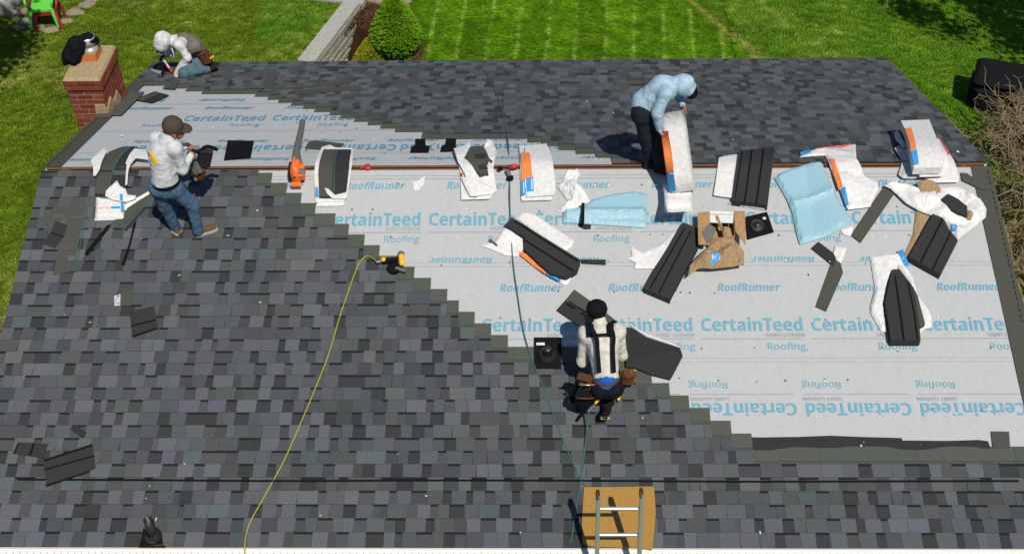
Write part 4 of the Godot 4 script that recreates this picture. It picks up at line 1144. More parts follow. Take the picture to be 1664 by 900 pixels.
	st = mb(); lathe(st, f * Transform3D(Basis(Vector3.FORWARD, PI / 2), Vector3(0.06, 0.03, 0)), [Vector2(0.001, 0.0), Vector2(0.026, 0.0), Vector2(0.03, 0.07), Vector2(0.024, 0.10), Vector2(0.001, 0.12)], 12); part("motor_housing", st, M.tool_red, t)
	st = mb(); lathe(st, f * Transform3D(Basis(Vector3.FORWARD, PI / 2), Vector3(-0.06, 0.03, 0)), [Vector2(0.026, 0.0), Vector2(0.024, 0.04), Vector2(0.008, 0.055), Vector2(0.006, 0.1), Vector2(0.001, 0.1)], 10); part("chuck", st, M.black, t)
	st = mb(); rbx(st, f * Transform3D(Basis(Vector3.UP, 0.25), Vector3(0.05, 0.01, 0.07)), Vector3(0.045, 0.04, 0.11), 0.01); part("grip", st, M.tool_grey, t)
	st = mb(); rbx(st, f * Transform3D(Basis(), Vector3(0.06, 0.01, 0.14)), Vector3(0.075, 0.045, 0.05), 0.01); part("battery", st, M.black, t)
	# red chalk reel
	t = thing("chalk_reel", "small round red chalk reel lying on the ridge slot", "reel", R(598, 271))
	f = rf(597, 272, 0.02)
	st = mb(); lathe(st, f, [Vector2(0.001, 0.025), Vector2(0.036, 0.025), Vector2(0.042, 0.018), Vector2(0.042, 0.0), Vector2(0.001, 0.0)], 16); part("case", st, M.tool_red, t)
	st = mb(); rbx(st, f * Transform3D(Basis(), Vector3(-0.065, 0.015, 0.01)), Vector3(0.04, 0.025, 0.035), 0.006); part("nose", st, M.tool_red, t)
	# black line across the lower shingles
	t = thing("black_rope", "taut black cord stretched along a lower shingle course", "rope", R(832, 780))
	st = mb(); tube(st, smoothed(roof_path([28, 779, 240, 780, 450, 781.5, 700, 780.5, 940, 781, 1200, 782.5, 1450, 782, 1656, 781.5], 0.03), 8), 0.011, 7); part("cord", st, M.black, t)
	# green ropes
	t = thing("safety_rope", "green rope lying down the roof from far eave to the ladder top", "rope", R(832, 400))
	st = mb(); tube(st, smoothed(roof_path([385, 104.5, 450, 106, 520, 107, 600, 107, 680, 104, 735, 101.5, 770, 102.5, 783, 108, 796, 130, 808, 155, 816, 180, 823, 210, 826, 240], 0.03) + roof_path([828, 300, 829, 350, 833, 420, 841, 480, 851, 540, 866, 588, 884, 630, 905, 690, 925, 738, 943, 778, 955, 792], 0.03), 8), 0.0075, 6); part("rope", st, M.rope, t)
	t = thing("safety_rope", "green rope from harness of kneeling man down over the gutter", "rope", R(945, 780))
	st = mb(); tube(st, smoothed([R(957, 668, 0.22), R(955, 690, 0.12)] + roof_path([951, 725, 946, 765, 940, 805, 934, 840, 928, 878], 0.03) + [R(925, 893, -0.06)], 8), 0.0085, 6); part("rope", st, M.rope, t)
	# vent pipe through the lower shingles
	t = thing("vent_pipe", "black vent pipe in a rubber boot near the front eave", "vent pipe", R(248, 872))
	part("flange", pad(px([232, 858, 261, 862, 264, 884, 226, 885], 0.035), topfn(0.035), 0.012, 0.1), M.black, t)
	var vb := R(249, 872, 0.03)
	st = mb(); lathe(st, Transform3D(Basis(Vector3.RIGHT, PITCH), vb), [Vector2(0.085, 0.0), Vector2(0.085, 0.05), Vector2(0.07, 0.09), Vector2(0.05, 0.115)], 18); part("boot", st, M.rubber, t)
	st = mb(); lathe(st, Transform3D(Basis(), vb), [Vector2(0.044, 0.0), Vector2(0.044, 0.28), Vector2(0.037, 0.28), Vector2(0.036, 0.2), Vector2(0.001, 0.2)], 16); part("pipe", st, M.rubber, t)
	st = mb(); bx(st, Transform3D(Basis(Vector3.RIGHT, PITCH), sp(true, vb.x, -0.01, 0.03)), Vector3(0.26, 0.03, 0.015)); part("flange_edge", st, M.black, t)
	# ladder on a cardboard pad
	t = thing("cardboard_pad", "flat ochre cardboard pad under the ladder top", "cardboard", R(1007, 840))
	lay(t, "sheet", V3, [505, 476, 720, 474, 950, 470, 957, 540, 962, 640, 952, 760, 938, 872, 870, 858, 720, 852, 560, 846, 498, 828, 492, 700, 500, 560], 0.05, 0.016, tri(mat(Color(0.41, 0.235, 0.065), 0.85), tex(77, 0.02, 0.85, 1.0), null, 3.0), 0.012, 1.6, 151, 0.0, 0.06)
	for q in [[710, 662, 722, 640, 738, 690], [752, 648, 790, 640, 768, 660], [600, 520, 640, 512, 650, 530]]:
		lay(t, "torn_patch", V3, q, 0.058, 0.006, M.card, 0.0)
	t = thing("ladder", "aluminium extension ladder rising over the eave onto the cardboard pad", "ladder", Vector3(R(1005, 888).x, 0, 5.6))
	var E0 := Zp(969.5, 892, 4.62); var E1 := Zp(1038.5, 892, 4.62)
	var dirl := Vector3(0, sin(deg_to_rad(74.0)), -cos(deg_to_rad(74.0)))
	var tops := []
	for q in [[E0, 801.0], [E1, 798.0]]:
		tops.append(q[0] + dirl * along(q[0], dirl, q[1]))
	var side := (E1 - E0).normalized()
	for q in [[E0, tops[0]], [E1, tops[1]]]:
		st = mb()
		var bot: Vector3 = q[0] - dirl * (q[0].y / dirl.y)
		var ff := frame(bot, q[1], side)
		bx(st, ff, Vector3(bot.distance_to(q[1]), 0.026, 0.075))
		for e in [-1, 1]: bx(st, ff * Transform3D(Basis(), Vector3(0, 0.008, e * 0.036)), Vector3(bot.distance_to(q[1]) - 0.004, 0.034, 0.012))
		var rail := part("rail", st, M.alu, t)
		st = mb(); rbx(st, frame(q[1] - dirl * 0.055, q[1] + dirl * 0.01, side), Vector3(0.07, 0.036, 0.084), 0.006); part("end_cap", st, M.leather, rail)
	var s0 := along(E0, dirl, 826.5)
	var step := absf(along(E0, dirl, 869.0) - s0)
	for i in 14:
		var a := E0 + dirl * (s0 - i * step); var b := E1 + dirl * (s0 - i * step)
		if a.y < 0.1: break
		st = mb(); rbx(st, frame(a + side * 0.012, b - side * 0.012, dirl), Vector3(a.distance_to(b) - 0.03, 0.032, 0.036), 0.008); part("rung", st, M.alu, t)
func along(p: Vector3, d: Vector3, v: float) -> float:
	# how far along d from p the point is that the picture shows at row v
	var a := -1.0; var b := 3.0
	for i in 40:
		var m := (a + b) / 2
		var q: Vector3 = CB.inverse() * (p + d * m - CAMP)
		if 450.0 - FPX * q.y / -q.z > v: a = m
		else: b = m
	return a

# ---------- yard, chimney
func leafy(st: SurfaceTool, p: Vector3, d: Vector3, s: float, c: Color):
	# one small pointed leaf of two faces
	var side := d.cross(Vector3(0.3, 0.9, 0.2)).normalized() * s * 0.38
	st.set_color(c)
	for q in [p - side * 0.6, p + d * s * 0.5 + side, p + d * s, p - side * 0.6, p + d * s, p + d * s * 0.5 - side]: st.add_vertex(q)
func cone_shrub(called, label, at: Vector3, h: float, rad: float, seed_: int, col: Color, n: int):
	var t := thing(called, label, "shrub", at, "clipped evergreen shrubs by the stone wall")
	var r := RandomNumberGenerator.new(); r.seed = seed_
	var st := mb(); tube(st, [at, at + Vector3(0.02, h * 0.5, 0), at + Vector3(0, h * 0.92, 0)], [0.05, 0.035, 0.01], 7); part("trunk", st, M.bark, t)
	st = mb()
	# dense crown: a bumpy inner mass of short sprays under an outer skin of fine needles
	nz.seed = seed_; nz.frequency = 1.0
	for i in n:
		var y := 1.0 - pow(r.randf(), 0.6)
		y = clampf(y + r.randf_range(-0.02, 0.02), 0.0, 1.0)
		var a := r.randf() * TAU
		var prof := pow(1.0 - y, 0.72) * (0.42 + 0.58 * smoothstep(0.0, 0.42, y)) * 1.42
		var dir := Vector3(cos(a), 0, sin(a))
		var lump := 1.0 - absf(nz.get_noise_3d(dir.x * prof * 4.0, y * h * 6.0, dir.z * prof * 4.0)) * 2.6
		var shell := 1.0 - 0.16 * pow(r.randf(), 1.5)
		var rr := rad * prof * (0.84 + 0.2 * lump) * shell
		var p := at + Vector3(0, 0.03 + y * h, 0) + dir * rr
		var d := (dir * 0.8 + Vector3(r.randfn(), r.randfn() + 0.9, r.randfn()) * 0.55).normalized()
		leafy(st, p, d, r.randf_range(0.03, 0.05), col * r.randf_range(0.65, 1.35))
	part("crown", st, M.leaf, t)
func tall_tree(label, at: Vector3, top: Vector3, rad: float, seed_: int):
	var t := thing("leafy_tree", label, "tree", at)
	var r := RandomNumberGenerator.new(); r.seed = seed_
	var st := mb()
	tube(st, smoothed([at, at.lerp(top, 0.4) + Vector3(0.2, 0.4, 0), top]), [0.2, 0.19, 0.18, 0.17, 0.16, 0.15, 0.14, 0.12, 0.11, 0.09, 0.07, 0.05, 0.03], 9)
	for i in 14:
		var a := at.lerp(top, r.randf_range(0.5, 0.95))
		var b := top + Vector3(r.randfn(), r.randfn() * 0.6, r.randfn()) * rad * 0.55
		tube(st, [a, a.lerp(b, 0.5) + Vector3(0, 0.2, 0), b], [0.06, 0.04, 0.015], 6)
	part("trunk", st, M.bark, t)
	st = mb()
	for k in int(30 * rad):
		var c := top + Vector3(r.randfn(), r.randfn() * 0.6, r.randfn()) * rad * 0.5
		for i in 130:
			leafy(st, c + Vector3(r.randfn(), r.randfn(), r.randfn()) * 0.22, Vector3(r.randfn(), r.randfn(), r.randfn()).normalized(), r.randf_range(0.1, 0.17), Color(0.05, 0.10, 0.018) * r.randf_range(0.7, 1.3))
	part("crown", st, M.leaf, t)
func rock(st: SurfaceTool, at: Vector3, s: Vector3, seed_: int):
	st.set_smooth_group(0)
	nz.seed = seed_; nz.frequency = 0.9
	var g := []
	for i in 9:
		var row := []
		for j in 12:
			var th := PI * i / 8.0; var ph := TAU * j / 12.0
			var d := Vector3(sin(th) * cos(ph), cos(th), sin(th) * sin(ph))
			row.append(at + d * s * (0.85 + 0.5 * nz.get_noise_3d(d.x * 1.3, d.y * 1.3, d.z * 1.3)))
		g.append(row)
	for i in 8:
		for j in 12: quad(st, g[i][j], g[i][(j + 1) % 12], g[i + 1][(j + 1) % 12], g[i + 1][j])
	st.set_smooth_group(-1)
func plastic_chair(label, at: Vector3, m, turn: float):
	var t := thing("plastic_chair", label, "chair", at, "stacked plastic garden chairs")
	var f := Transform3D(Basis(Vector3.UP, turn), at)
	var st := mb()
	rbx(st, f * Transform3D(Basis(Vector3.RIGHT, 0.05), Vector3(0, 0.42, 0)), Vector3(0.46, 0.03, 0.44), 0.012)
	bx(st, f * Transform3D(Basis(), Vector3(0, 0.39, 0.21)), Vector3(0.44, 0.06, 0.02))
	part("seat", st, m, t)
	for x in [-1, 1]:
		for z in [-1, 1]:
			st = mb()
			tube(st, [f * Vector3(x * 0.21, 0.41, z * 0.19), f * Vector3(x * 0.25, 0.2, z * 0.24), f * Vector3(x * 0.27, 0.0, z * 0.27)], [0.05, 0.034, 0.024], 6)
			part("leg", st, m, t)
		st = mb()
		tube(st, smoothed([f * Vector3(x * 0.22, 0.42, 0.17), f * Vector3(x * 0.27, 0.56, 0.19), f * Vector3(x * 0.28, 0.64, 0.1), f * Vector3(x * 0.28, 0.65, -0.12), f * Vector3(x * 0.23, 0.68, -0.24)]), 0.026, 6)
		part("armrest", st, m, t)
	for i in 5:
		st = mb(); tube(st, [f * Vector3((i - 2) * 0.085, 0.43, -0.2), f * Vector3((i - 2) * 0.095, 0.84, -0.3)], 0.02, 6); part("back_slat", st, m, t)
	st = mb(); tube(st, smoothed([f * Vector3(-0.23, 0.62, -0.24), f * Vector3(-0.2, 0.84, -0.29), f * Vector3(0, 0.9, -0.31), f * Vector3(0.2, 0.84, -0.29), f * Vector3(0.23, 0.62, -0.24)]), 0.032, 7); part("backrest", st, m, t)
func build_yard():
	build_chimney()
	# retaining wall: cap stones over battered courses of split blocks
	var t := thing("retaining_wall", "pale split-block retaining wall with smooth cap stones", "wall", Vector3(wallA.x, 0.0, wallA.z))
	var d := (wallB - wallA).normalized()
	var nrm := Vector3(-d.z, 0, d.x)
	if nrm.x < 0: nrm = -nrm
	var L := wallA.distance_to(wallB) + 1.6
	var r := RandomNumberGenerator.new(); r.seed = 8
	var ang := atan2(-d.z, d.x)
	var x := 0.0
	while x < L:
		var st := mb()
		var w := 0.62
		var drop := 0.0 if x < wallA.distance_to(wallB) * 0.82 else -0.16
		rbx(st, Transform3D(Basis(Vector3.UP, ang), wallA + d * (x + w / 2) - nrm * 0.16 + Vector3(0, 0.02 + drop, 0)), Vector3(w - 0.006, 0.09, 0.36), 0.008)
		part("cap_stone", st, M.cap_stone, t)
		x += w
	for row in 9:
		x = -0.25 * (row % 2)
		while x < L:
			var w := r.randf_range(0.38, 0.44)
			var st := mb()
			rbx(st, Transform3D(Basis(Vector3.UP, ang), wallA + d * (x + w / 2) + nrm * (-0.10 + row * 0.005 + r.randf_range(-0.008, 0.008)) + Vector3(0, -0.09 - row * 0.145, 0)), Vector3(w - 0.012, 0.138, 0.26), 0.02)
			part("block", st, M.stone, t)
			x += w
	var e := Gy(470, -6, 0.72)
	var d2 := (e - wallA).normalized()
	for i in 5:
		var st := mb()
		rbx(st, Transform3D(Basis(Vector3.UP, atan2(-d2.z, d2.x)), wallA + d2 * (0.02 + i * 0.5) + Vector3(0, 0.015, 0) - Vector3(0.12, 0, 0.12)), Vector3(0.494, 0.085, 0.3), 0.008)
		part("cap_stone", st, M.cap_stone, t)
		st = mb()
		rbx(st, Transform3D(Basis(Vector3.UP, atan2(-d2.z, d2.x)), wallA + d2 * (0.02 + i * 0.5) + Vector3(0, -0.1, 0) - Vector3(0.12, 0, 0.12)), Vector3(0.49, 0.14, 0.24), 0.02)
		part("block", st, M.stone, t)
	cone_shrub("evergreen_shrub", "large bright green cone-shaped evergreen beside stone wall", G(646, 93), 1.5, 0.53, 3, Color(0.13, 0.27, 0.014), 45000)
	cone_shrub("evergreen_shrub", "small yellow-green evergreen behind the far eave by stone wall", G(605, 118), 0.8, 0.36, 5, Color(0.22, 0.25, 0.02), 16000)
	# boulders edging the beds
	var spots := [[612, 2, 0.20], [645, -2, 0.16], [660, 4, 0.12], [20, 26, 0.26], [42, 40, 0.2], [60, 48, 0.18], [83, 52, 0.2], [108, 38, 0.16], [122, 24, 0.2], [140, 12, 0.18], [30, 48, 0.16], [46, 22, 0.2], [150, 3, 0.18]]
	for i in spots.size():
		var q = spots[i]
		var p := G(q[0], q[1])
		var st := mb(); rock(st, p + Vector3(0, q[2] * 0.15, 0), Vector3(q[2] * 1.25, q[2] * 0.55, q[2] * 0.8), 20 + i)
		var o := thing("boulder", ["broad tan boulder just behind the tip of large evergreen", "tan boulder between lawn and mulch behind large evergreen", "smallest tan boulder at lawn edge behind large evergreen"][i] if i < 3 else "rough tan boulder in the rock edging around plastic chairs", "boulder", p, "boulders behind evergreen shrub" if i < 3 else "boulders around the plastic chairs")
		part("stone", st, M.rock, o)
	var bp := G(8, 22)
	var bs := mb(); rock(bs, bp + Vector3(-0.25, 0.3, -0.35), Vector3(0.75, 0.6, 0.75), 77)
	part("stone", bs, M.cap_stone, thing("large_boulder", "large smooth blue-grey boulder left of the stacked plastic chairs", "boulder", bp))
	# dark bed under the chairs
	var ch := G(78, 44)
	plastic_chair("bright green plastic chair on top of red chairs", ch + Vector3(0, 0.12, 0), M.chair_green, 0.15)
	plastic_chair("dark red plastic chair under the green chair", ch + Vector3(0.06, 0.03, -0.02), M.chair_red, 0.15)
	var soil := PackedVector2Array()
	for q in [[20, -10], [150, -10], [128, 20], [108, 42], [80, 54], [30, 52], [14, 40]]:
		var p := G(q[0], q[1]); soil.append(Vector2(p.x, p.z))
	var so := obj("soil_bed", null, M.bark, self, "structure")
	var sst := pad(soil, func(px_, pz): return gh(px_, pz) + 0.045 + bump(px_, pz, 0.02, 3.0, 9), 0.05, 0.12); sst.generate_normals(); so.mesh = sst.commit()
	so.set_meta("label", "dark soil bed under the plastic chairs"); so.set_meta("category", "soil")
	# bark mulch in the bed by the evergreens
	var mr := RandomNumberGenerator.new(); mr.seed = 12
	var mst := mb()
	for i in 5000:
		var mp := G(mr.randf_range(560, 700), mr.randf_range(-6, 110))
		if not Geometry2D.is_point_in_polygon(Vector2(mp.x, mp.z), bed): continue
		mst.set_color(Color(0.085, 0.043, 0.027) * mr.randf_range(0.45, 1.6))
		bx(mst, Transform3D(Basis.from_euler(Vector3(mr.randf_range(-0.5, 0.5), mr.randf() * TAU, mr.randf_range(-0.5, 0.5))), mp + Vector3(0, 0.012, 0)), Vector3(mr.randf_range(0.03, 0.08), 0.012, mr.randf_range(0.012, 0.03)))
	mst.generate_normals()
	var mo := obj("bark_mulch", mst.commit(), M.leaf, self, "stuff")
	mo.set_meta("label", "reddish bark mulch around the evergreen shrubs"); mo.set_meta("category", "mulch")
	# black lidded bin on the right lawn
	var bn := G(1618, 176)
	t = thing("storage_bin", "large black lidded bin standing on the lawn behind bare bush", "bin", bn)
	var f := Transform3D(Basis(Vector3.UP, -0.35), bn)
	var st := mb(); rbx(st, f * Transform3D(Basis(), Vector3(0, 0.34, -0.1)), Vector3(1.15, 0.66, 0.9), 0.16); part("body", st, M.bin, t)
	st = mb(); rbx(st, f * Transform3D(Basis(Vector3.RIGHT, 0.08), Vector3(0, 0.70, -0.1)), Vector3(1.1, 0.16, 0.86), 0.07); part("lid", st, M.bin, t)
	st = mb(); lathe(st, f * Transform3D(Basis(Vector3.RIGHT, 0.08), Vector3(0.12, 0.745, 0.02)), [Vector2(0.001, 0.025), Vector2(0.26, 0.02), Vector2(0.29, 0.008), Vector2(0.29, 0.0)], 20); part("hatch", st, M.bin_lid, t)
	st = mb(); rbx(st, f * Transform3D(Basis(), Vector3(0.5, 0.76, 0.12)), Vector3(0.14, 0.05, 0.2), 0.015); part("handle", st, M.chair_red, t)
	# bare bushes along the right gable
	var bush_spots := [[1672, 215, 0.7], [1655, 235, 0.55], [1676, 246, 1.2], [1644, 262, 0.9], [1672, 296, 1.7], [1650, 330, 1.4], [1680, 372, 1.9], [1662, 420, 1.5], [1690, 470, 1.8]]
	for i in bush_spots.size():
		var q = bush_spots[i]
		bare_bush(G(q[0], q[1]), q[2], 30 + i, "bare tangled brown bush reaching over the black bin" if i == 0 else "bare tangled brown bush growing beside right gable")
	tall_tree("leafy tree beyond left edge, shading the yard behind chimney", Vector3(-12.2, 0.66, -6.0), Vector3(-9.7, 7.4, -5.9), 1.4, 4)
	tall_tree("leafy tree beyond right lawn, shading its far corner", Vector3(14.2, 0.1, -8.2), Vector3(13.0, 6.8, -8.5), 2.7, 6)
func bare_bush(at: Vector3, h: float, seed_: int, label: String):
	var t := thing("bare_bush", label, "bush", at, "bare bushes beside the right gable")
	var r := RandomNumberGenerator.new(); r.seed = seed_
	var tw := mb()
	for i in 11:
		var st := mb()
		var a := at + Vector3(r.randfn() * 0.18, 0, r.randfn() * 0.18)
		var dir := Vector3(r.randfn() * 0.55, 1.0, r.randfn() * 0.55).normalized()
		var pts := [a]
		for k in 6:
			pts.append(pts[-1] + dir * h * 0.19)
			dir = (dir + Vector3(r.randfn() * 0.28, r.randfn() * 0.16 - 0.05, r.randfn() * 0.28)).normalized()
		var fat := r.randf_range(0.6, 1.5)
		tube(st, pts, [0.02 * fat, 0.018 * fat, 0.016, 0.014, 0.012, 0.009, 0.006], 5)
		part("branch", st, M.branch if i % 2 else M.twig, t)
		for j in 11:
			var p: Vector3 = pts[r.randi_range(1, 6)]
			var td := Vector3(r.randfn(), r.randfn() * 0.6 + 0.25, r.randfn()).normalized()
			var l := r.randf_range(0.2, 0.6)
			var q := p + td * l * 0.5 + Vector3(r.randfn(), r.randfn(), r.randfn()) * 0.04
			var e := p + td * l + Vector3(r.randfn(), r.randfn() - 0.6, r.randfn()) * 0.09
			tube(tw, [p, q, e], [0.009, 0.007, 0.004], 4, false)
			tube(tw, [q, q + Vector3(r.randfn(), r.randfn(), r.randfn()) * 0.13], [0.006, 0.003], 4, false)
	part("twigs", tw, M.twig, t).set_meta("kind", "stuff")
func build_chimney():
	var z1 := -1.94
	var fl := Zp(104, 136, z1); var fr := Zp(162, 138, z1)
	var x0 := fl.x; var x1 := fr.x
	var z0 := z1 - 0.80
	var top := Zp(130, 131, z1).y
	var t := thing("brick_chimney", "red brick chimney with tan mortar crown at the left rake", "chimney", Vector3((x0 + x1) / 2, 0.0, (z0 + z1) / 2))
	var cx := (x0 + x1) / 2; var cz := (z0 + z1) / 2
	var w := x1 - x0; var dp := z1 - z0
	var st := mb()
	bx(st, Transform3D(Basis(), Vector3(cx, (top - 0.02) / 2, cz)), Vector3(w - 0.014, top - 0.02, dp - 0.014))
	part("mortar_core", st, M.mortar, t)
	var r := RandomNumberGenerator.new(); r.seed = 4
	var ch := 0.0735
	var bm := {}
	for i in 22:
		var y := top - ch * (i + 0.5)
		var out := 0.022 if i < 2 else 0.0
		# four sides; bricks run along each side, with alternate courses shifted
		for sd in 4:
			var len: float = (w if sd % 2 == 0 else dp) + 2 * out
			var off: float = 0.0 if (i + sd) % 2 == 0 else -0.105
			var p := off
			while p < len - 0.01:
				var a := maxf(p, 0.0); var b := minf(p + 0.205, len)
				p += 0.213
				if b - a < 0.03: continue
				var key := int(round((b - a) * 200))
				if not bm.has(key):
					var s2 := mb(); rbx(s2, Transform3D(), Vector3(b - a, ch - 0.012, 0.06), 0.004); s2.generate_normals(); bm[key] = s2.commit()
				var mc := (a + b) / 2 - len / 2
				var o := obj("brick", bm[key], [M.brick, M.brick, M.brick2, M.brick3][r.randi() % 4], t)
				var ang: float = [0.0, PI / 2, PI, -PI / 2][sd]
				var dist: float = (dp if sd % 2 == 0 else w) / 2 + out - 0.03 + r.randf_range(-0.002, 0.002)
				o.transform = Transform3D(Basis(Vector3.UP, ang), Vector3(0, y, 0) + Basis(Vector3.UP, ang) * Vector3(mc, 0, dist))
	st = mb()
	bx(st, Transform3D(Basis(), Vector3(cx, top + 0.022, cz)), Vector3(w + 0.03, 0.04, dp + 0.03), 0.9, 0.94)
	part("crown", st, M.concrete, t)
	# terracotta flue, galvanised pipe cap
	st = mb()
	var fx := cx - 0.02; var fz := cz - 0.12
	bx(st, Transform3D(Basis(), Vector3(fx, top + 0.08, fz)), Vector3(0.27, 0.12, 0.27), 0.94, 0.94)
	part("flue_tile", st, M.terracotta, t)
	st = mb()
	lathe(st, Transform3D(Basis(), Vector3(fx + 0.03, top + 0.14, fz)), [Vector2(0.11, 0.0), Vector2(0.11, 0.05), Vector2(0.085, 0.055), Vector2(0.085, 0.10), Vector2(0.105, 0.105), Vector2(0.105, 0.2), Vector2(0.001, 0.23)], 18)
	part("flue_cap", st, M.galv, t)
	# patched mortar and lead flashing where it meets the shingles
	nz.seed = 3
	st = mb()
	for q in [[x1 + 0.004, z1 - 0.12, 0.18, 0.30], [x1 + 0.004, z1 - 0.40, 0.20, 0.24]]:
		bx(st, Transform3D(Basis(Vector3.RIGHT, PITCH), Vector3(q[0], roofy(q[1]) + q[2] / 2, q[1])), Vector3(0.02, q[2], q[3]), 1.0, 0.7)
	bx(st, Transform3D(Basis(), Vector3(x1 - 0.08, roofy(z1) + 0.1, z1 + 0.004)), Vector3(0.17, 0.15, 0.018), 0.75)
	part("mortar_patch", st, M.concrete, t)
	st = mb()
	bx(st, Transform3D(Basis(Vector3.RIGHT, -PITCH), Vector3(x1 + 0.10, roofy(cz) + 0.03, cz - 0.02)), Vector3(0.20, 0.012, dp + 0.24))
	bx(st, Transform3D(Basis(Vector3.RIGHT, -PITCH), Vector3(x1 - 0.03, roofy(z1 + 0.08) + 0.03, z1 + 0.08)), Vector3(0.20, 0.012, 0.16))
	part("flashing", st, M.lead, t)
	# dark jacket thrown over the flue
	var jt := thing("jacket", "black jacket draped over the chimney flue", "jacket", Vector3(fx, top + 0.2, fz))
	var bones := []
	var q0 := func(u, v, dz): return Zp(u, v, fz + dz)
	bones.append([q0.call(120, 70, 0.10), q0.call(143, 64, 0.0), 0.075, 0.085, 0])
	bones.append([q0.call(143, 64, 0.0), q0.call(155, 66, -0.05), 0.08, 0.05, 0])
	bones.append([q0.call(120, 70, 0.10), q0.call(110, 92, 0.2), 0.09, 0.085, 0])
	bones.append([q0.call(128, 76, 0.12), q0.call(119, 99, 0.2), 0.07, 0.06, 0])
	bones.append([q0.call(110, 92, 0.2), q0.call(104, 103, 0.24), 0.07, 0.03, 0])
	bones.append([q0.call(112, 82, 0.16), q0.call(103, 98, 0.2), 0.06, 0.035, 0])
	var js := mb()
	figure_mesh(js, bones, 0.013, [[Color(0.011, 0.012, 0.017), 0.012, 7.0]], 0.03)
	js.generate_normals()
	var jm := obj("cloth", js.commit(), M.figure, jt); jm.position = -jt.position

# ---------- people
# bones: [from, to, radius, radius, cloth index]; cloths: [colour, fold depth, fold frequency]
func figure_mesh(st: SurfaceTool, bones: Array, cell: float, cloths: Array, k: float):
	var lo := Vector3.INF; var hi := -Vector3.INF
	for b in bones:
		var m: float = maxf(b[2], b[3]) + 3.5 * cell + 0.02
		var mv := Vector3(m, m, m)
		lo = lo.min(b[0] - mv).min(b[1] - mv); hi = hi.max(b[0] + mv).max(b[1] + mv)
	var nx := int((hi.x - lo.x) / cell) + 2
	var ny := int((hi.y - lo.y) / cell) + 2
	var nzc := int((hi.z - lo.z) / cell) + 2
	var dist := PackedFloat32Array(); dist.resize(nx * ny * nzc); dist.fill(9.0)
	var raw := PackedFloat32Array(); raw.resize(nx * ny * nzc); raw.fill(9.0)
	var ids := PackedByteArray(); ids.resize(nx * ny * nzc)
	nz.seed = 17; nz.frequency = 1.0
	for b in bones:
		var a: Vector3 = b[0]; var c: Vector3 = b[1]
		var ra: float = b[2]; var rb: float = b[3]
		var m: float = maxf(ra, rb) + 3.0 * cell + k
		var mv := Vector3(m, m, m)
		var p0: Vector3 = (a.min(c) - mv - lo) / cell
		var p1: Vector3 = (a.max(c) + mv - lo) / cell
		var ac := c - a
		var l2: float = maxf(ac.length_squared(), 1e-9)
		var ll := sqrt(l2)
		var amp: float = cloths[b[4]][1]; var fq: float = cloths[b[4]][2]
		for iz in range(maxi(0, int(p0.z)), mini(nzc, int(p1.z) + 1)):
			for iy in range(maxi(0, int(p0.y)), mini(ny, int(p1.y) + 1)):
				var row := (iz * ny + iy) * nx
				for ix in range(maxi(0, int(p0.x)), mini(nx, int(p1.x) + 1)):
					var p := lo + Vector3(ix, iy, iz) * cell
					var t := clampf((p - a).dot(ac) / l2, 0.0, 1.0)
					var d := p.distance_to(a + ac * t) - lerpf(ra, rb, t)
					if d > m: continue
					if amp > 0.0 and absf(d) < 0.06: d += amp * (absf(nz.get_noise_3d(p.x * fq, p.y * fq * 0.8, p.z * fq)) * 2.2 - 0.6) + 0.0014 * sin(t * ll * 70.0 + 5.0 * nz.get_noise_3d(p.x * 4.0, p.y * 4.0, p.z * 4.0) + p.x * 18.0)
					var i := row + ix
					var o := dist[i]
					if d < raw[i]:
						raw[i] = d; ids[i] = b[4]
					if o > 8.0: dist[i] = d
					else:
						var h := maxf(k - absf(o - d), 0.0) / k
						dist[i] = minf(o, d) - h * h * k * 0.25
	# surface nets
	var vid := {}
	var vp := []
	var vc := []
	var sx := 1; var sy := nx; var sz := nx * ny
	var offs := [0, sx, sy, sx + sy, sz, sx + sz, sy + sz, sx + sy + sz]
	var crn := [Vector3(0, 0, 0), Vector3(1, 0, 0), Vector3(0, 1, 0), Vector3(1, 1, 0), Vector3(0, 0, 1), Vector3(1, 0, 1), Vector3(0, 1, 1), Vector3(1, 1, 1)]
	var edges := [[0, 1], [2, 3], [4, 5], [6, 7], [0, 2], [1, 3], [4, 6], [5, 7], [0, 4], [1, 5], [2, 6], [3, 7]]
	var lim := cell * 4.0
	for iz in nzc - 1:
		for iy in ny - 1:
			for ix in nx - 1:
				var i := (iz * ny + iy) * nx + ix
				if absf(dist[i]) > lim: continue
				var neg := 0
				for o in offs:
					if dist[i + o] < 0.0: neg += 1
				if neg == 0 or neg == 8: continue
				var s := Vector3.ZERO; var n := 0
				for e in edges:
					var da := dist[i + offs[e[0]]]; var db := dist[i + offs[e[1]]]
					if (da < 0.0) != (db < 0.0):
						s += crn[e[0]].lerp(crn[e[1]], da / (da - db)); n += 1
				vid[i] = vp.size()
				vp.append(lo + (Vector3(ix, iy, iz) + s / n) * cell)
				var pp: Vector3 = vp[-1]
				vc.append(cloths[ids[i]][0] * (1.0 + 0.34 * nz.get_noise_3d(pp.x * 11.0, pp.y * 11.0, pp.z * 11.0) + 0.12 * nz.get_noise_3d(pp.x * 37.0, pp.y * 37.0, pp.z * 37.0)))
	st.set_smooth_group(0)
	for i in vid:
		# the edges that leave corner i along x, y and z
		for q in [[sx, sy, sz], [sy, sz, sx], [sz, sx, sy]]:
			var j: int = i + q[0]
			if (dist[i] < 0.0) == (dist[j] < 0.0): continue
			var a: int = i; var b: int = i - q[1]; var c: int = i - q[1] - q[2]; var d: int = i - q[2]
			if not (vid.has(b) and vid.has(c) and vid.has(d)): continue
			var f := [a, b, c, d] if dist[i] > 0.0 else [a, d, c, b]
			for w in [f[0], f[1], f[2], f[0], f[2], f[3]]:
				st.set_color(vc[vid[w]]); st.add_vertex(vp[vid[w]])
	st.set_smooth_group(-1)
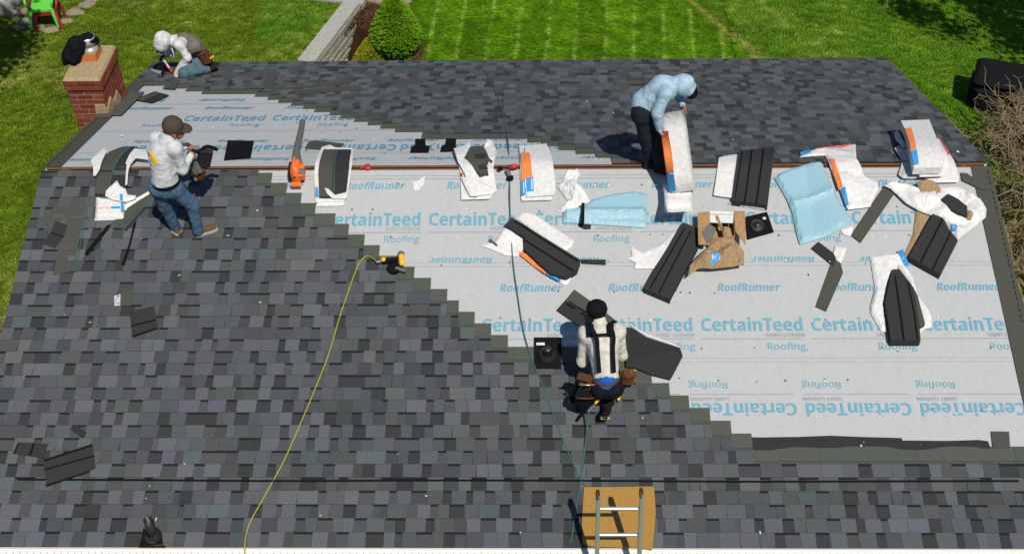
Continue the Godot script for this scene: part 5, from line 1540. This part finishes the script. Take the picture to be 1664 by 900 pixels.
func hand(wrist: Vector3, dir: Vector3, palm_n: Vector3, thumb_side: float, curl: float, ci: int) -> Array:
	# palm, four bent fingers of different lengths and a thumb from the side of the palm
	var f := dir.normalized()
	var s := f.cross(palm_n).normalized() * thumb_side
	var n := s.cross(f).normalized() * thumb_side
	var b := []
	b.append([wrist, wrist + f * 0.045 + s * 0.012, 0.026, 0.022, ci]); b.append([wrist, wrist + f * 0.045 - s * 0.018, 0.026, 0.02, ci])
	var lens := [0.068, 0.078, 0.072, 0.056]
	for i in 4:
		var root := wrist + f * (0.075 if i < 3 else 0.068) + s * (0.028 - i * 0.019)
		var k1: Vector3 = root + (f * cos(curl * 0.6) + n * sin(curl * 0.6)).normalized() * lens[i] * 0.5
		var k2: Vector3 = k1 + (f * cos(curl * 1.6) + n * sin(curl * 1.6)).normalized() * lens[i] * 0.5
		b.append([wrist + f * 0.04 + s * (0.02 - i * 0.014), root, 0.014, 0.0105, ci])
		b.append([root, k1, 0.0105, 0.0095, ci]); b.append([k1, k2, 0.0095, 0.008, ci])
	var t1 := wrist + f * 0.035 + s * 0.045 + n * 0.012
	b.append([wrist + f * 0.01 + s * 0.018, t1, 0.015, 0.012, ci]); b.append([t1, t1 + f * 0.035 + s * 0.008 + n * 0.014 * curl, 0.012, 0.009, ci])
	return b
func person(label, at, bones, hands, cloths, head) -> Node3D:
	var t := thing("person", label, "person", at, "")
	for b in bones:
		b[2] *= 0.93; b[3] *= 0.93
	var st := mb()
	figure_mesh(st, bones, 0.0135, cloths, 0.035)
	for h in hands: figure_mesh(st, h, 0.0055, cloths, 0.008)
	if head.size() > 0: figure_mesh(st, head, 0.008, cloths, 0.02)
	part("body", st, M.figure, t)
	return t
func shoe(t, heel: Vector3, toe: Vector3, up: Vector3, upper: Color, sole: Color):
	var f := frame(heel, toe, up)
	var l := heel.distance_to(toe)
	var st := mb()
	var prof := [[-0.5, 0.030, 0.055], [-0.42, 0.038, 0.085], [-0.2, 0.036, 0.082], [0.05, 0.042, 0.062], [0.3, 0.046, 0.05], [0.44, 0.036, 0.038], [0.5, 0.018, 0.026]]
	st.set_smooth_group(0)
	var rings := []
	for p in prof:
		var ring := []
		for k in 10:
			var a := PI * k / 9.0
			ring.append(f * Vector3(p[0] * l, 0.008 + sin(a) * p[2], cos(a) * p[1]))
		rings.append(ring)
	st.set_color(upper)
	for i in rings.size() - 1:
		for k in 9: quad(st, rings[i][k], rings[i][k + 1], rings[i + 1][k + 1], rings[i + 1][k])
	st.set_smooth_group(-1)
	var sh := part("shoe", st, M.figure, t)
	st = mb(); st.set_color(sole)
	for i in prof.size() - 1:
		var v := []
		for q in [prof[i], prof[i + 1]]:
			for y in [0.012, -0.016]:
				for z in [-1, 1]: v.append(f * Vector3(q[0] * l * 1.02, y, z * (q[1] + 0.007)))
		quad(st, v[0], v[1], v[5], v[4]); quad(st, v[2], v[6], v[7], v[3]); quad(st, v[0], v[4], v[6], v[2]); quad(st, v[1], v[3], v[7], v[5])
	part("sole", st, M.figure, sh)
func strap(t, called, pts, width, m, nrm: Vector3):
	var st := mb()
	var s := smoothed(pts, 5)
	for i in s.size() - 1: bx(st, frame(s[i], s[i + 1], nrm), Vector3(s[i].distance_to(s[i + 1]) * 1.12, 0.008, width))
	return part(called, st, m, t)
func pouch(t, at: Vector3, b: Basis, s: Vector3, m, called := "tool_pouch"):
	var st := mb()
	rbx(st, Transform3D(b, at), s, 0.02)
	bx(st, Transform3D(b, at) * Transform3D(Basis(Vector3.RIGHT, 0.25), Vector3(0, s.y * 0.5, s.z * 0.2)), Vector3(s.x * 0.9, 0.02, s.z * 0.8))
	return part(called, st, m, t)
func build_people():
	man_in_cap()
	kneeling_man()
	hooded_man()
	corner_man()
func man_in_cap():
	var SK := Color(0.40, 0.19, 0.11)
	var C := [[Color(0.62, 0.65, 0.70), 0.006, 5.0], [Color(0.085, 0.15, 0.25), 0.006, 5.0], [SK, 0.0, 1.0], [Color(0.05, 0.04, 0.035), 0.0, 1.0], [Color(0.03, 0.035, 0.05), 0.004, 8.0]]
	var hipL := Zp(258, 304, 1.04); var hipR := Zp(281, 305, 1.0)
	var kneeL := Zp(267, 334, 0.96); var kneeR := Zp(312, 333, 0.92)
	var ankL := R(284, 368, 0.09); var ankR := R(321, 375, 0.09)
	var waist := Zp(267, 289, 1.02); var chest := Zp(265, 250, 0.96)
	var shL := Zp(255, 226, 0.86); var shR := Zp(283, 241, 1.02)
	var neck := Zp(271, 224, 0.93); var head := Zp(281, 209, 0.90)
	var elR := Zp(296, 276, 1.02); var wrR := Zp(309, 253, 0.84)
	var elL := Zp(288, 240, 0.72); var wrL := Zp(304, 237, 0.68)
	var b := [
		[waist, chest, 0.145, 0.165, 0], [chest, neck, 0.155, 0.085, 0], [chest, shL, 0.12, 0.085, 0], [chest, shR, 0.12, 0.085, 0], [shL, shR, 0.08, 0.08, 0],
		[shR, elR, 0.075, 0.058, 0], [elR, wrR, 0.055, 0.04, 0], [shL, elL, 0.075, 0.056, 0], [elL, wrL, 0.053, 0.04, 0],
		[waist + Vector3(0, -0.06, 0.0), (hipL + hipR) / 2, 0.14, 0.135, 1],
		[hipL, hipR, 0.125, 0.125, 1], [hipL, kneeL, 0.105, 0.078, 1], [kneeL, ankL, 0.076, 0.062, 1], [hipR, kneeR, 0.108, 0.08, 1], [kneeR, ankR, 0.078, 0.064, 1],
		[neck, head, 0.055, 0.06, 2]]
	var face := Vector3(0.75, -0.45, -0.35).normalized()
	var hd := [[head + Vector3(-0.01, 0.02, 0.01), head + Vector3(0.0, 0.03, 0.0), 0.088, 0.086, 2], [head + face * 0.03 + Vector3(0, -0.05, 0), head + face * 0.045 + Vector3(0, -0.075, 0), 0.06, 0.045, 2], [head + face * 0.09, head + face * 0.105 + Vector3(0, -0.035, 0), 0.012, 0.016, 2],
		[head + Vector3(0.02, -0.02, 0.085), head + Vector3(0.025, -0.05, 0.085), 0.018, 0.013, 2], [head + Vector3(-0.06, -0.03, 0.02), head + Vector3(-0.06, -0.06, 0.02), 0.05, 0.04, 3]]
	var grip := Zp(322, 250, 0.72)
	var t := person("person in brown cap, white printed shirt and jeans, holding black tools", R(306, 380), b, [hand(wrR, grip - wrR, Vector3(-0.4, -0.6, -0.6), 1, 1.0, 2), hand(wrL, Zp(318, 240, 0.7) - wrL, Vector3(0.2, -0.7, 0.6), -1, 1.0, 2)], C, hd)
	# cap
	var f := Transform3D(Basis(Vector3.BACK, -0.28) * Basis(Vector3.UP, 0.42), head + Vector3(0, 0.045, 0.0))
	var st := mb(); lathe(st, f, [Vector2(0.108, -0.035), Vector2(0.112, 0.0), Vector2(0.10, 0.05), Vector2(0.07, 0.08), Vector2(0.03, 0.093), Vector2(0.001, 0.096)], 18)
	var cm := tri(mat(Color(0.075, 0.055, 0.045), 0.95), null, null)
	var cap := part("cap", st, cm, t)
	st = mb(); st.set_smooth_group(0)
	for i in 10:
		for y in [0.0, 0.008]:
			var a0 := -0.95 + 1.9 * i / 10.0; var a1 := -0.95 + 1.9 * (i + 1) / 10.0
			quad(st, f * Vector3(0.106 * cos(a0), -0.03 + y, 0.106 * sin(a0)), f * Vector3(0.106 * cos(a1), -0.03 + y, 0.106 * sin(a1)), f * Vector3(0.08 + 0.13 * cos(a1), -0.05 + y, 0.105 * sin(a1)), f * Vector3(0.08 + 0.13 * cos(a0), -0.05 + y, 0.105 * sin(a0)))
	part("visor", st, cm, cap)
	shoe(t, R(281, 372, 0.03), R(292, 379, 0.03), Vector3.UP, Color(0.13, 0.10, 0.06), Color(0.55, 0.5, 0.4))
	shoe(t, R(318, 381, 0.03), R(352, 369, 0.03), Vector3.UP, Color(0.13, 0.10, 0.06), Color(0.55, 0.5, 0.4))
	# print on the back of the shirt
	var bk := mb()
	var bn := (ray(250, 240) * -1.0).normalized()
	var mk := Zp(253, 241, 0.96)
	part("belt", belt_st(waist + Vector3(0.0, -0.035, 0.0), 0.152, 0.03), M.black, t)
	# yellow print
	var sp1 := mb()
	lathe(sp1, Transform3D(Basis(Quaternion(Vector3.UP, Vector3(-0.45, 0.35, 0.82).normalized())), chest + Vector3(-0.45, 0.22, 0.86).normalized() * 0.149) * Transform3D(Basis.from_scale(Vector3(0.8, 1, 1.25)), Vector3.ZERO), [Vector2(0.001, 0.012), Vector2(0.035, 0.009), Vector2(0.058, 0.0)], 9)
	part("shirt_print", sp1, M.yellow, t)
	for q in [[-0.10, 0.095, 0.115], [-0.015, -0.11, 0.148], [-0.05, -0.085, 0.148]]:
		var sp2 := mb(); bx(sp2, Transform3D(Basis(Vector3.UP, -0.4) * Basis(Vector3.BACK, 0.5), chest + Vector3(q[0], q[1], q[2])), Vector3(0.012, 0.11, 0.010)); part("shirt_print", sp2, M.yellow, t)
	# what he holds: a black tool belt with pouches
	var h := thing("tool_belt", "black tool belt with pouches hanging from hands of man in brown cap", "tool belt", Zp(325, 268, 0.72))
	var p0 := Zp(322, 246, 0.74)
	var st2 := mb()
	tube(st2, smoothed([Zp(302, 262, 0.8), Zp(308, 246, 0.76), p0, Zp(336, 238, 0.66), Zp(352, 243, 0.6)]), 0.022, 7); part("belt", st2, M.black, h)
	pouch(h, Zp(331, 258, 0.7), Basis(Vector3.BACK, -0.35) * Basis(Vector3.UP, 0.3), Vector3(0.16, 0.24, 0.07), M.rubber)
	pouch(h, Zp(317, 272, 0.74), Basis(Vector3.BACK, 0.2), Vector3(0.11, 0.17, 0.07), M.tool_grey)
	pouch(h, Zp(327, 283, 0.7), Basis(Vector3.BACK, -0.5), Vector3(0.07, 0.16, 0.06), M.leather)
	var st3 := mb(); tube(st3, [Zp(312, 275, 0.72), Zp(318, 292, 0.7)], [0.012, 0.02], 7); part("tool_handle", st3, M.rock, h)
	st3 = mb(); tube(st3, [Zp(320, 287, 0.68), Zp(331, 284, 0.66)], [0.018, 0.02], 7); part("tool_grip", st3, M.blue, h)
	st3 = mb(); tube(st3, [Zp(305, 285, 0.72), Zp(312, 283, 0.7)], [0.012, 0.014], 7); part("tool_grip", st3, M.tool_red, h)
	strap(h, "white_strap", [p0, Zp(340, 236, 0.62), Zp(346, 240, 0.6)], 0.02, M.wrap, Vector3.UP)
func belt_st(at: Vector3, rad: float, hgt: float) -> SurfaceTool:
	var st := mb()
	lathe(st, Transform3D(Basis(), at), [Vector2(rad, -hgt / 2), Vector2(rad + 0.006, -hgt / 2), Vector2(rad + 0.006, hgt / 2), Vector2(rad, hgt / 2)], 24)
	return st
func kneeling_man():
	var C := [[Color(0.70, 0.68, 0.62), 0.006, 5.0], [Color(0.014, 0.016, 0.022), 0.006, 5.0], [Color(0.40, 0.19, 0.11), 0.0, 1.0], [Color(0.012, 0.012, 0.014), 0.003, 9.0], [Color(0.02, 0.12, 0.45), 0.004, 9.0], [Color(0.02, 0.018, 0.016), 0.0, 9.0]]
	var waist := Zp(984, 607, 2.98); var hip := Zp(986, 622, 3.04)
	var chest := Zp(980, 566, 2.82); var neck := Zp(973, 526, 2.68); var head := Zp(970, 507, 2.62)
	var shL := Zp(953, 541, 2.72); var shR := Zp(1004, 538, 2.74)
	var elL := Zp(946, 588, 2.78); var elR := Zp(1011, 578, 2.74)
	var wrL := R(957, 612, 0.12); wrL = Vector3(elL.x + 0.04, roofy(2.48) + 0.14, 2.48)
	var wrR := Vector3(elR.x - 0.06, roofy(2.44) + 0.12, 2.44)
	var kL := R(952, 618, 0.09); var kR := R(992, 622, 0.09)
	var aL := R(938, 644, 0.08); var aR := R(984, 672, 0.08)
	var b := [
		[waist, chest, 0.14, 0.17, 0], [chest, neck, 0.15, 0.085, 0], [chest, shL, 0.12, 0.085, 0], [chest, shR, 0.12, 0.085, 0], [shL, shR, 0.08, 0.08, 0],
		[shL, elL, 0.074, 0.058, 0], [elL, wrL, 0.055, 0.04, 0], [shR, elR, 0.074, 0.058, 0], [elR, wrR, 0.055, 0.04, 0],
		[waist + Vector3(0, -0.03, 0.05), hip, 0.125, 0.12, 4], [hip + Vector3(-0.06, -0.05, 0.02), hip + Vector3(0.06, -0.05, 0.02), 0.125, 0.125, 1],
		[hip + Vector3(-0.08, -0.06, 0), kL, 0.105, 0.08, 1], [hip + Vector3(0.08, -0.06, 0), kR, 0.105, 0.08, 1], [kL, aL, 0.072, 0.055, 1], [kR, aR, 0.072, 0.055, 1],
		[neck + Vector3(0, -0.02, 0.02), neck + Vector3(0, 0.03, 0.01), 0.085, 0.075, 0], [neck, head, 0.055, 0.06, 2]]
	var hd := [[head, head + Vector3(0, 0.02, -0.02), 0.09, 0.088, 3], [head + Vector3(0, -0.06, -0.04), head + Vector3(0, -0.085, -0.05), 0.055, 0.04, 2], [head + Vector3(0, -0.03, -0.095), head + Vector3(0, -0.06, -0.105), 0.012, 0.016, 2],
		[head + Vector3(-0.085, -0.03, 0), head + Vector3(-0.085, -0.055, 0), 0.017, 0.013, 2], [head + Vector3(0.085, -0.03, 0), head + Vector3(0.085, -0.055, 0), 0.017, 0.013, 2], [head + Vector3(0, -0.06, 0.02), head + Vector3(0, -0.085, 0.015), 0.055, 0.05, 2]]
	var t := person("person kneeling in white hoodie with black harness and backwards dark cap", R(980, 650), b, [hand(wrL, Vector3(0.05, -0.2, -1), Vector3(0, -1, 0), -1, 0.5, 2), hand(wrR, Vector3(-0.05, -0.2, -1), Vector3(0, -1, 0), 1, 0.5, 2)], C, hd)
	var st := mb(); lathe(st, Transform3D(Basis(Vector3.RIGHT, -0.15), head + Vector3(0, 0.03, -0.01)), [Vector2(0.105, -0.02), Vector2(0.108, 0.01), Vector2(0.095, 0.055), Vector2(0.06, 0.085), Vector2(0.001, 0.095)], 18)
	var cap := part("cap", st, M.black_cloth, t)
	st = mb(); rbx(st, Transform3D(Basis(Vector3.UP, 0.5) * Basis(Vector3.RIGHT, 0.5), head + Vector3(-0.07, -0.02, 0.085)), Vector3(0.11, 0.012, 0.07), 0.004); part("visor", st, M.black_cloth, cap)
	# harness: two straps down the back that meet below the neck
	var out := (chest - Vector3(chest.x, chest.y - 0.6, chest.z - 0.7)).normalized()
	var lift := out * 0.18
	var c1 := chest + lift; var w1 := waist + out * 0.152
	var nl := neck + Vector3(-0.10, -0.0, 0.0) + out * 0.075; var nr := neck + Vector3(0.12, 0.0, 0.0) + out * 0.075
	strap(t, "harness_strap", [shL + Vector3(0.0, 0.06, -0.06), nl, c1 + Vector3(-0.075, 0.09, -0.08), c1 + Vector3(-0.065, 0.0, -0.005), w1 + Vector3(-0.07, 0.03, -0.01)], 0.045, M.black_cloth, out)
	strap(t, "harness_strap", [shR + Vector3(-0.01, 0.06, -0.06), nr, c1 + Vector3(0.095, 0.09, -0.085), c1 + Vector3(0.088, 0.0, -0.005), w1 + Vector3(0.075, 0.03, -0.01)], 0.045, M.black_cloth, out)
	strap(t, "cross_strap", [c1 + Vector3(-0.075, 0.12, -0.09), c1 + Vector3(0.095, 0.13, -0.095)], 0.025, M.black_cloth, out)
	for q in [nl + Vector3(0.01, -0.04, 0.03), nr + Vector3(-0.01, -0.04, 0.03)]:
		pouch(t, q, Basis(Vector3.RIGHT, 0.7), Vector3(0.075, 0.02, 0.13), M.black_cloth, "shoulder_pad")
	st = belt_st(waist + Vector3(0, -0.01, 0.015), 0.148, 0.06); part("tool_belt", st, M.leather, t)
	# pouches and tools at both hips
	var hl := waist + Vector3(-0.19, -0.08, 0.05); var hr := waist + Vector3(0.21, -0.08, 0.0)
	pouch(t, hl, Basis(Vector3.BACK, 0.2) * Basis(Vector3.UP, -0.5), Vector3(0.15, 0.2, 0.1), M.leather)
	pouch(t, hl + Vector3(-0.03, -0.13, 0.1), Basis(Vector3.UP, -0.4), Vector3(0.16, 0.16, 0.12), M.black_cloth)
	pouch(t, hr, Basis(Vector3.BACK, -0.2) * Basis(Vector3.UP, 0.5), Vector3(0.14, 0.2, 0.11), M.leather)
	pouch(t, hr + Vector3(0.03, 0.07, 0.0), Basis(Vector3.UP, 0.5), Vector3(0.055, 0.05, 0.05), M.tool_red, "tape_case")
	for q in [[hl + Vector3(0.0, 0.06, 0.08), 0.08, M.steel], [hl + Vector3(-0.02, -0.05, 0.16), 0.09, M.leather], [hr + Vector3(0.02, 0.02, 0.08), 0.07, M.leather]]:
		st = mb()
		var ring := []
		for i in 13: ring.append(q[0] + Vector3(cos(TAU * i / 12.0) * q[1], sin(TAU * i / 12.0) * q[1] * 0.55, sin(TAU * i / 12.0) * q[1] * 0.6))
		tube(st, ring, 0.009, 6, false); part("loop", st, q[2], t)
	for q in [[[R(968, 655, 0.32), R(980, 640, 0.38)], M.yellow, 0.016], [[R(1005, 650, 0.22), R(1012, 625, 0.3)], M.yellow, 0.017], [[R(1002, 655, 0.14), R(1006, 628, 0.3)], M.leather, 0.014], [[R(937, 684, 0.04), R(957, 660, 0.16)], M.black, 0.016], [[R(956, 668, 0.25), R(968, 655, 0.32)], M.steel, 0.011], [[R(942, 634, 0.24), R(950, 630, 0.30)], M.wrap, 0.018], [[R(958, 640, 0.28), R(966, 636, 0.30)], M.yellow, 0.016]]:
		st = mb(); tube(st, [q[0][0], q[0][1]], q[2], 8); part("hand_tool", st, q[1], t)
	shoe(t, R(984, 673, 0.05), R(982, 689, 0.05) + Vector3(0, 0.16, 0.06), Vector3(0, 0.4, -1), Color(0.02, 0.018, 0.016), Color(0.42, 0.33, 0.2))
	shoe(t, R(938, 645, 0.05), R(930, 662, 0.05) + Vector3(0, 0.14, 0.05), Vector3(0.2, 0.4, -1), Color(0.02, 0.018, 0.016), Color(0.42, 0.25, 0.08))
func hooded_man():
	var C := [[Color(0.40, 0.57, 0.72), 0.006, 5.0], [Color(0.022, 0.028, 0.038), 0.006, 5.0], [Color(0.40, 0.16, 0.10), 0.0, 1.0], [Color(0.5, 0.47, 0.40), 0.002, 9.0], [Color(0.012, 0.012, 0.014), 0.0, 1.0]]
	var hipA := Zp(1043, 180, 0.10); var hipB := Zp(1052, 178, -0.10)
	var waist := Zp(1047, 167, 0.02); var chest := Zp(1078, 144, 0.03); var neck := Zp(1099, 138, 0.02); var head := Zp(1113, 138, 0.02)
	var shA := Zp(1082, 150, 0.17); var shB := Zp(1094, 138, -0.15)
	var elA := Zp(1068, 184, 0.22); var wrA := Zp(1072, 209, 0.20)
	var elB := Zp(1106, 158, -0.12); var wrB := Zp(1109, 169, 0.0)
	var knA := Zp(1048, 220, 0.08); var anA := R(1058, 258, 0.09); anA.z = 0.03
	anA = Zp(1056, 258, 0.0)
	var knB := Zp(1066, 222, 0.02); var anB := Zp(1071, 263, 0.1)
	var b := [
		[waist, chest, 0.15, 0.165, 0], [chest, neck, 0.15, 0.095, 0], [chest, shA, 0.12, 0.085, 0], [chest, shB, 0.12, 0.085, 0],
		[shA, elA, 0.078, 0.066, 0], [elA, wrA, 0.062, 0.046, 0], [shB, elB, 0.076, 0.06, 0], [elB, wrB, 0.055, 0.042, 0],
		[waist, (hipA + hipB) / 2, 0.15, 0.14, 0],
		[hipA + Vector3(0, -0.05, 0), hipB + Vector3(0, -0.05, 0), 0.125, 0.125, 1], [hipA, knA, 0.108, 0.08, 1], [knA, anA, 0.08, 0.066, 1], [hipB, knB, 0.105, 0.08, 1], [knB, anB, 0.08, 0.066, 1], [neck, head, 0.07, 0.07, 0]]
	var fd := Vector3(0.55, -0.8, 0.1).normalized()
	var hd := [[head + fd * -0.01, head + fd * 0.03, 0.118, 0.108, 0], [head + Vector3(-0.06, 0.0, 0), neck, 0.115, 0.1, 0], [head + fd * 0.07 + Vector3(0.02, 0, 0), head + fd * 0.11 + Vector3(0.02, 0, 0), 0.082, 0.072, 4], [head + fd * 0.16, head + fd * 0.18, 0.015, 0.014, 2], [head + fd * 0.13, head + fd * 0.155, 0.06, 0.05, 2]]
	var gA := Zp(1078, 221, 0.24); var gB := Zp(1114, 178, 0.02)
	var t := person("person in light blue hooded top bending over a white wrapper", R(1062, 268), b, [hand(wrA, gA - wrA, Vector3(0.8, -0.2, 0.4), 1, 0.9, 3), hand(wrB, gB - wrB, Vector3(-0.8, -0.2, 0.3), -1, 0.9, 2)], C, hd)
	shoe(t, anA + Vector3(-0.06, -0.07, 0.03), anA + Vector3(0.16, -0.06, 0.08), Vector3.UP, Color(0.02, 0.02, 0.02), Color(0.03, 0.03, 0.03))
	shoe(t, anB + Vector3(-0.05, -0.085, 0.02), anB + Vector3(0.17, -0.105, 0.10), Vector3.UP, Color(0.02, 0.02, 0.02), Color(0.03, 0.03, 0.03))
	# the wrapper he lifts: lower end on the roof, upper end in his hands
	var w := thing("bundle_wrapper", "long white wrapper held up by person in light blue hood", "wrapper", R(1104, 340), WG)
	var prof := [[1075, 186, 1113, 179, 0.16], [1079, 215, 1117, 206, 0.24], [1083, 250, 1122, 244, 0.36], [1087, 285, 1127, 280, 0.50], [1090, 314, 1131, 309, 0.62]]
	var flat := Plane(Zp(1075, 186, 0.16), Zp(1113, 179, 0.16), Zp(1090, 314, 0.58))
	slab_prof(w, "film", prof, 0.035, M.wrap, 0.0, flat)
	slab_prof(w, "film", [[1078, 300, 1126, 300, 0.45], [1081, 322, 1128, 322, 0.66], [1081, 346, 1129, 344, 0.98]], 0.03, M.wrap, -0.02)
	slab_prof(w, "printed_panel", [[1075, 222, 1087, 221, 0.27], [1079, 250, 1092, 249, 0.37], [1083, 281, 1095, 280, 0.49]], 0.012, M.orange, 0.018, flat)
	slab_prof(w, "printed_panel", [[1083, 283, 1095, 282, 0.495], [1087, 311, 1099, 310, 0.61]], 0.012, M.blue, 0.018, flat)
	slab_prof(w, "printed_band", [[1074, 214, 1086, 212, 0.245], [1075, 221, 1087, 220, 0.268]], 0.012, M.red_print, 0.018, flat)
func slab_prof(t, called, prof, th, m, lift, pl = null):
	var st := mb(); st.set_smooth_group(0)
	var n := Vector3(0, 0.45, 0.9).normalized()
	var rows := []
	for i in prof.size():
		var q = prof[i]
		var a := Zp(q[0], q[1], q[4]); var b := Zp(q[2], q[3], q[4])
		if pl != null:
			a = pl.intersects_ray(CAMP, ray(q[0], q[1])); b = pl.intersects_ray(CAMP, ray(q[2], q[3]))
		var row := []
		for k in 7:
			var p: Vector3 = a.lerp(b, k / 6.0) + n * (lift + 0.006 * sin(i * 2.1 + k * 1.7))
			if p.y < roofy(p.z) + th + 0.01: p.y = roofy(p.z) + th + 0.01
			row.append(p)
		rows.append(row)
	for i in rows.size() - 1:
		for k in 6:
			quad(st, rows[i][k], rows[i][k + 1], rows[i + 1][k + 1], rows[i + 1][k])
			quad(st, rows[i][k + 1] - n * th, rows[i][k] - n * th, rows[i + 1][k] - n * th, rows[i + 1][k + 1] - n * th)
		for k in [0, 6]: quad(st, rows[i][k], rows[i + 1][k], rows[i + 1][k] - n * th, rows[i][k] - n * th)
	for i in [0, rows.size() - 1]:
		for k in 6: quad(st, rows[i][k], rows[i][k + 1], rows[i][k + 1] - n * th, rows[i][k] - n * th)
	part(called, st, m, t)
func corner_man():
	var C := [[Color(0.68, 0.69, 0.72), 0.006, 5.0], [Color(0.10, 0.17, 0.22), 0.006, 5.0], [Color(0.62, 0.52, 0.46), 0.0, 1.0], [Color(0.19, 0.165, 0.165), 0.006, 5.0], [Color(0.014, 0.014, 0.016), 0.0, 1.0]]
	var hip := Zp(324, 95, -4.0); var waist := Zp(321, 85, -3.98); var mid_ := Zp(312, 74, -3.96); var chest := Zp(297, 68, -3.92)
	var neck := Zp(280, 66, -3.9); var head := Zp(263, 66, -3.86)
	var shA := Zp(290, 72, -3.74); var shB := Zp(284, 66, -4.08)
	var elA := Zp(304, 94, -3.72); var wrA := Zp(288, 113, -3.72)
	var elB := Zp(276, 86, -4.05); var wrB := Zp(268, 90, -3.98)
	var knA := R(298, 119, 0.09); var anA := R(338, 112, 0.08)
	var knB := knA + Vector3(0.1, 0.0, -0.28); knB.y = roofy(knB.z) + 0.09
	var anB := anA + Vector3(0.05, 0, -0.14); anB.y = roofy(anB.z) + 0.08
	var b := [
		[waist, mid_, 0.13, 0.145, 3], [mid_, chest, 0.145, 0.14, 3], [chest, neck, 0.13, 0.085, 0], [chest, shA, 0.10, 0.085, 0], [chest, shB, 0.10, 0.085, 0],
		[shA, elA, 0.078, 0.062, 0], [elA, wrA, 0.058, 0.042, 0], [shB, elB, 0.074, 0.058, 0], [elB, wrB, 0.054, 0.04, 0],
		[waist, hip, 0.13, 0.14, 1], [hip + Vector3(0, 0, 0.08), knA, 0.115, 0.085, 1], [hip + Vector3(0, 0, -0.08), knB, 0.11, 0.085, 1], [knA, anA, 0.078, 0.058, 1], [knB, anB, 0.078, 0.058, 1], [neck, head, 0.075, 0.08, 0]]
	var fd := Vector3(-0.35, -0.9, 0.25).normalized()
	var hd := [[head + Vector3(0.01, 0.02, 0), head + fd * 0.05, 0.125, 0.118, 0], [head + fd * 0.09, head + fd * 0.13, 0.085, 0.07, 4], [head + fd * 0.13, head + fd * 0.17, 0.06, 0.05, 2], [head + fd * 0.18 + Vector3(-0.02, 0, 0), head + fd * 0.19 + Vector3(-0.03, 0, 0), 0.015, 0.013, 2]]
	var t := person("person kneeling at far corner in white hood, grey vest and jeans", R(310, 117), b, [hand(wrA, R(285, 124, 0.03) - wrA, Vector3(0.2, -0.3, -1), 1, 0.5, 2), hand(wrB, Zp(263, 92, -3.95) - wrB, Vector3(0, -0.6, 0.6), -1, 1.1, 4)], C, hd)
	shoe(t, anA + Vector3(-0.02, -0.03, 0), anA + Vector3(0.14, 0.06, -0.03), Vector3(-0.6, 0.6, 0), Color(0.03, 0.02, 0.015), Color(0.05, 0.035, 0.02))
	var p := Zp(333, 93, -3.85)
	pouch(t, p, Basis(Vector3.BACK, 0.3), Vector3(0.13, 0.2, 0.12), M.leather)
	pouch(t, Zp(339, 103, -3.88), Basis(Vector3.BACK, 0.3), Vector3(0.11, 0.14, 0.1), M.black_cloth)
	pouch(t, Zp(338, 95, -4.0), Basis(Vector3.BACK, -0.2), Vector3(0.1, 0.2, 0.1), M.leather)
	var st := mb(); tube(st, [Zp(341, 95, -3.84), Zp(346, 91, -3.84)], 0.018, 7); part("tool_grip", st, M.yellow, t)
	strap(t, "belt", [Zp(311, 90, -3.81), Zp(320, 86, -3.8), Zp(331, 84, -3.86)], 0.04, M.black_cloth, Vector3(0, 0.3, 1))
	strap(t, "hood_cord", [Zp(278, 78, -3.76), Zp(281, 86, -3.72), Zp(282, 93, -3.72)], 0.012, M.wrap, Vector3(0, 0.3, 1))
	# hammer and can
	var h := thing("hammer", "hammer with pale and red handle held by person in white hood", "hammer", Zp(265, 92, -3.95))
	st = mb(); tube(st, [Zp(263.5, 95, -3.93), R(279, 117, 0.05)], [0.014, 0.018], 8); part("handle", st, M.wrap_grey, h)
	st = mb(); tube(st, [Zp(270, 106, -3.88), R(279.5, 118, 0.05)], [0.019, 0.022], 8); part("grip", st, M.tool_red, h)
	st = mb(); rbx(st, Transform3D(Basis(Vector3.UP, 0.5), Zp(263, 94, -3.93)), Vector3(0.13, 0.035, 0.035), 0.006); part("head", st, M.steel, h)
	h = thing("spray_can", "silver spray can lying on its side at the far left corner", "can", R(254, 118))
	st = mb(); var ca := R(246, 114, 0.05); var cb := R(262, 119, 0.05)
	tube(st, [ca, ca.lerp(cb, 0.08), ca.lerp(cb, 0.92), cb], [0.026, 0.034, 0.034, 0.028], 12); part("can", st, M.galv, h)
	st = mb(); tube(st, [cb, cb + (cb - ca).normalized() * 0.03], 0.02, 10); part("cap", st, M.black, h)
	h = thing("tool_bag", "black open tool bag beside the spray can at far corner", "bag", R(258, 108))
	st = mb(); rbx(st, rf(260, 111, 0.07, 0.3), Vector3(0.22, 0.12, 0.16), 0.03); part("body", st, M.black_cloth, h)
	st = mb(); tube(st, smoothed([R(252, 110, 0.12), R(256, 104, 0.22), R(264, 106, 0.22), R(267, 112, 0.12)]), 0.014, 6); part("handle", st, M.black_cloth, h)
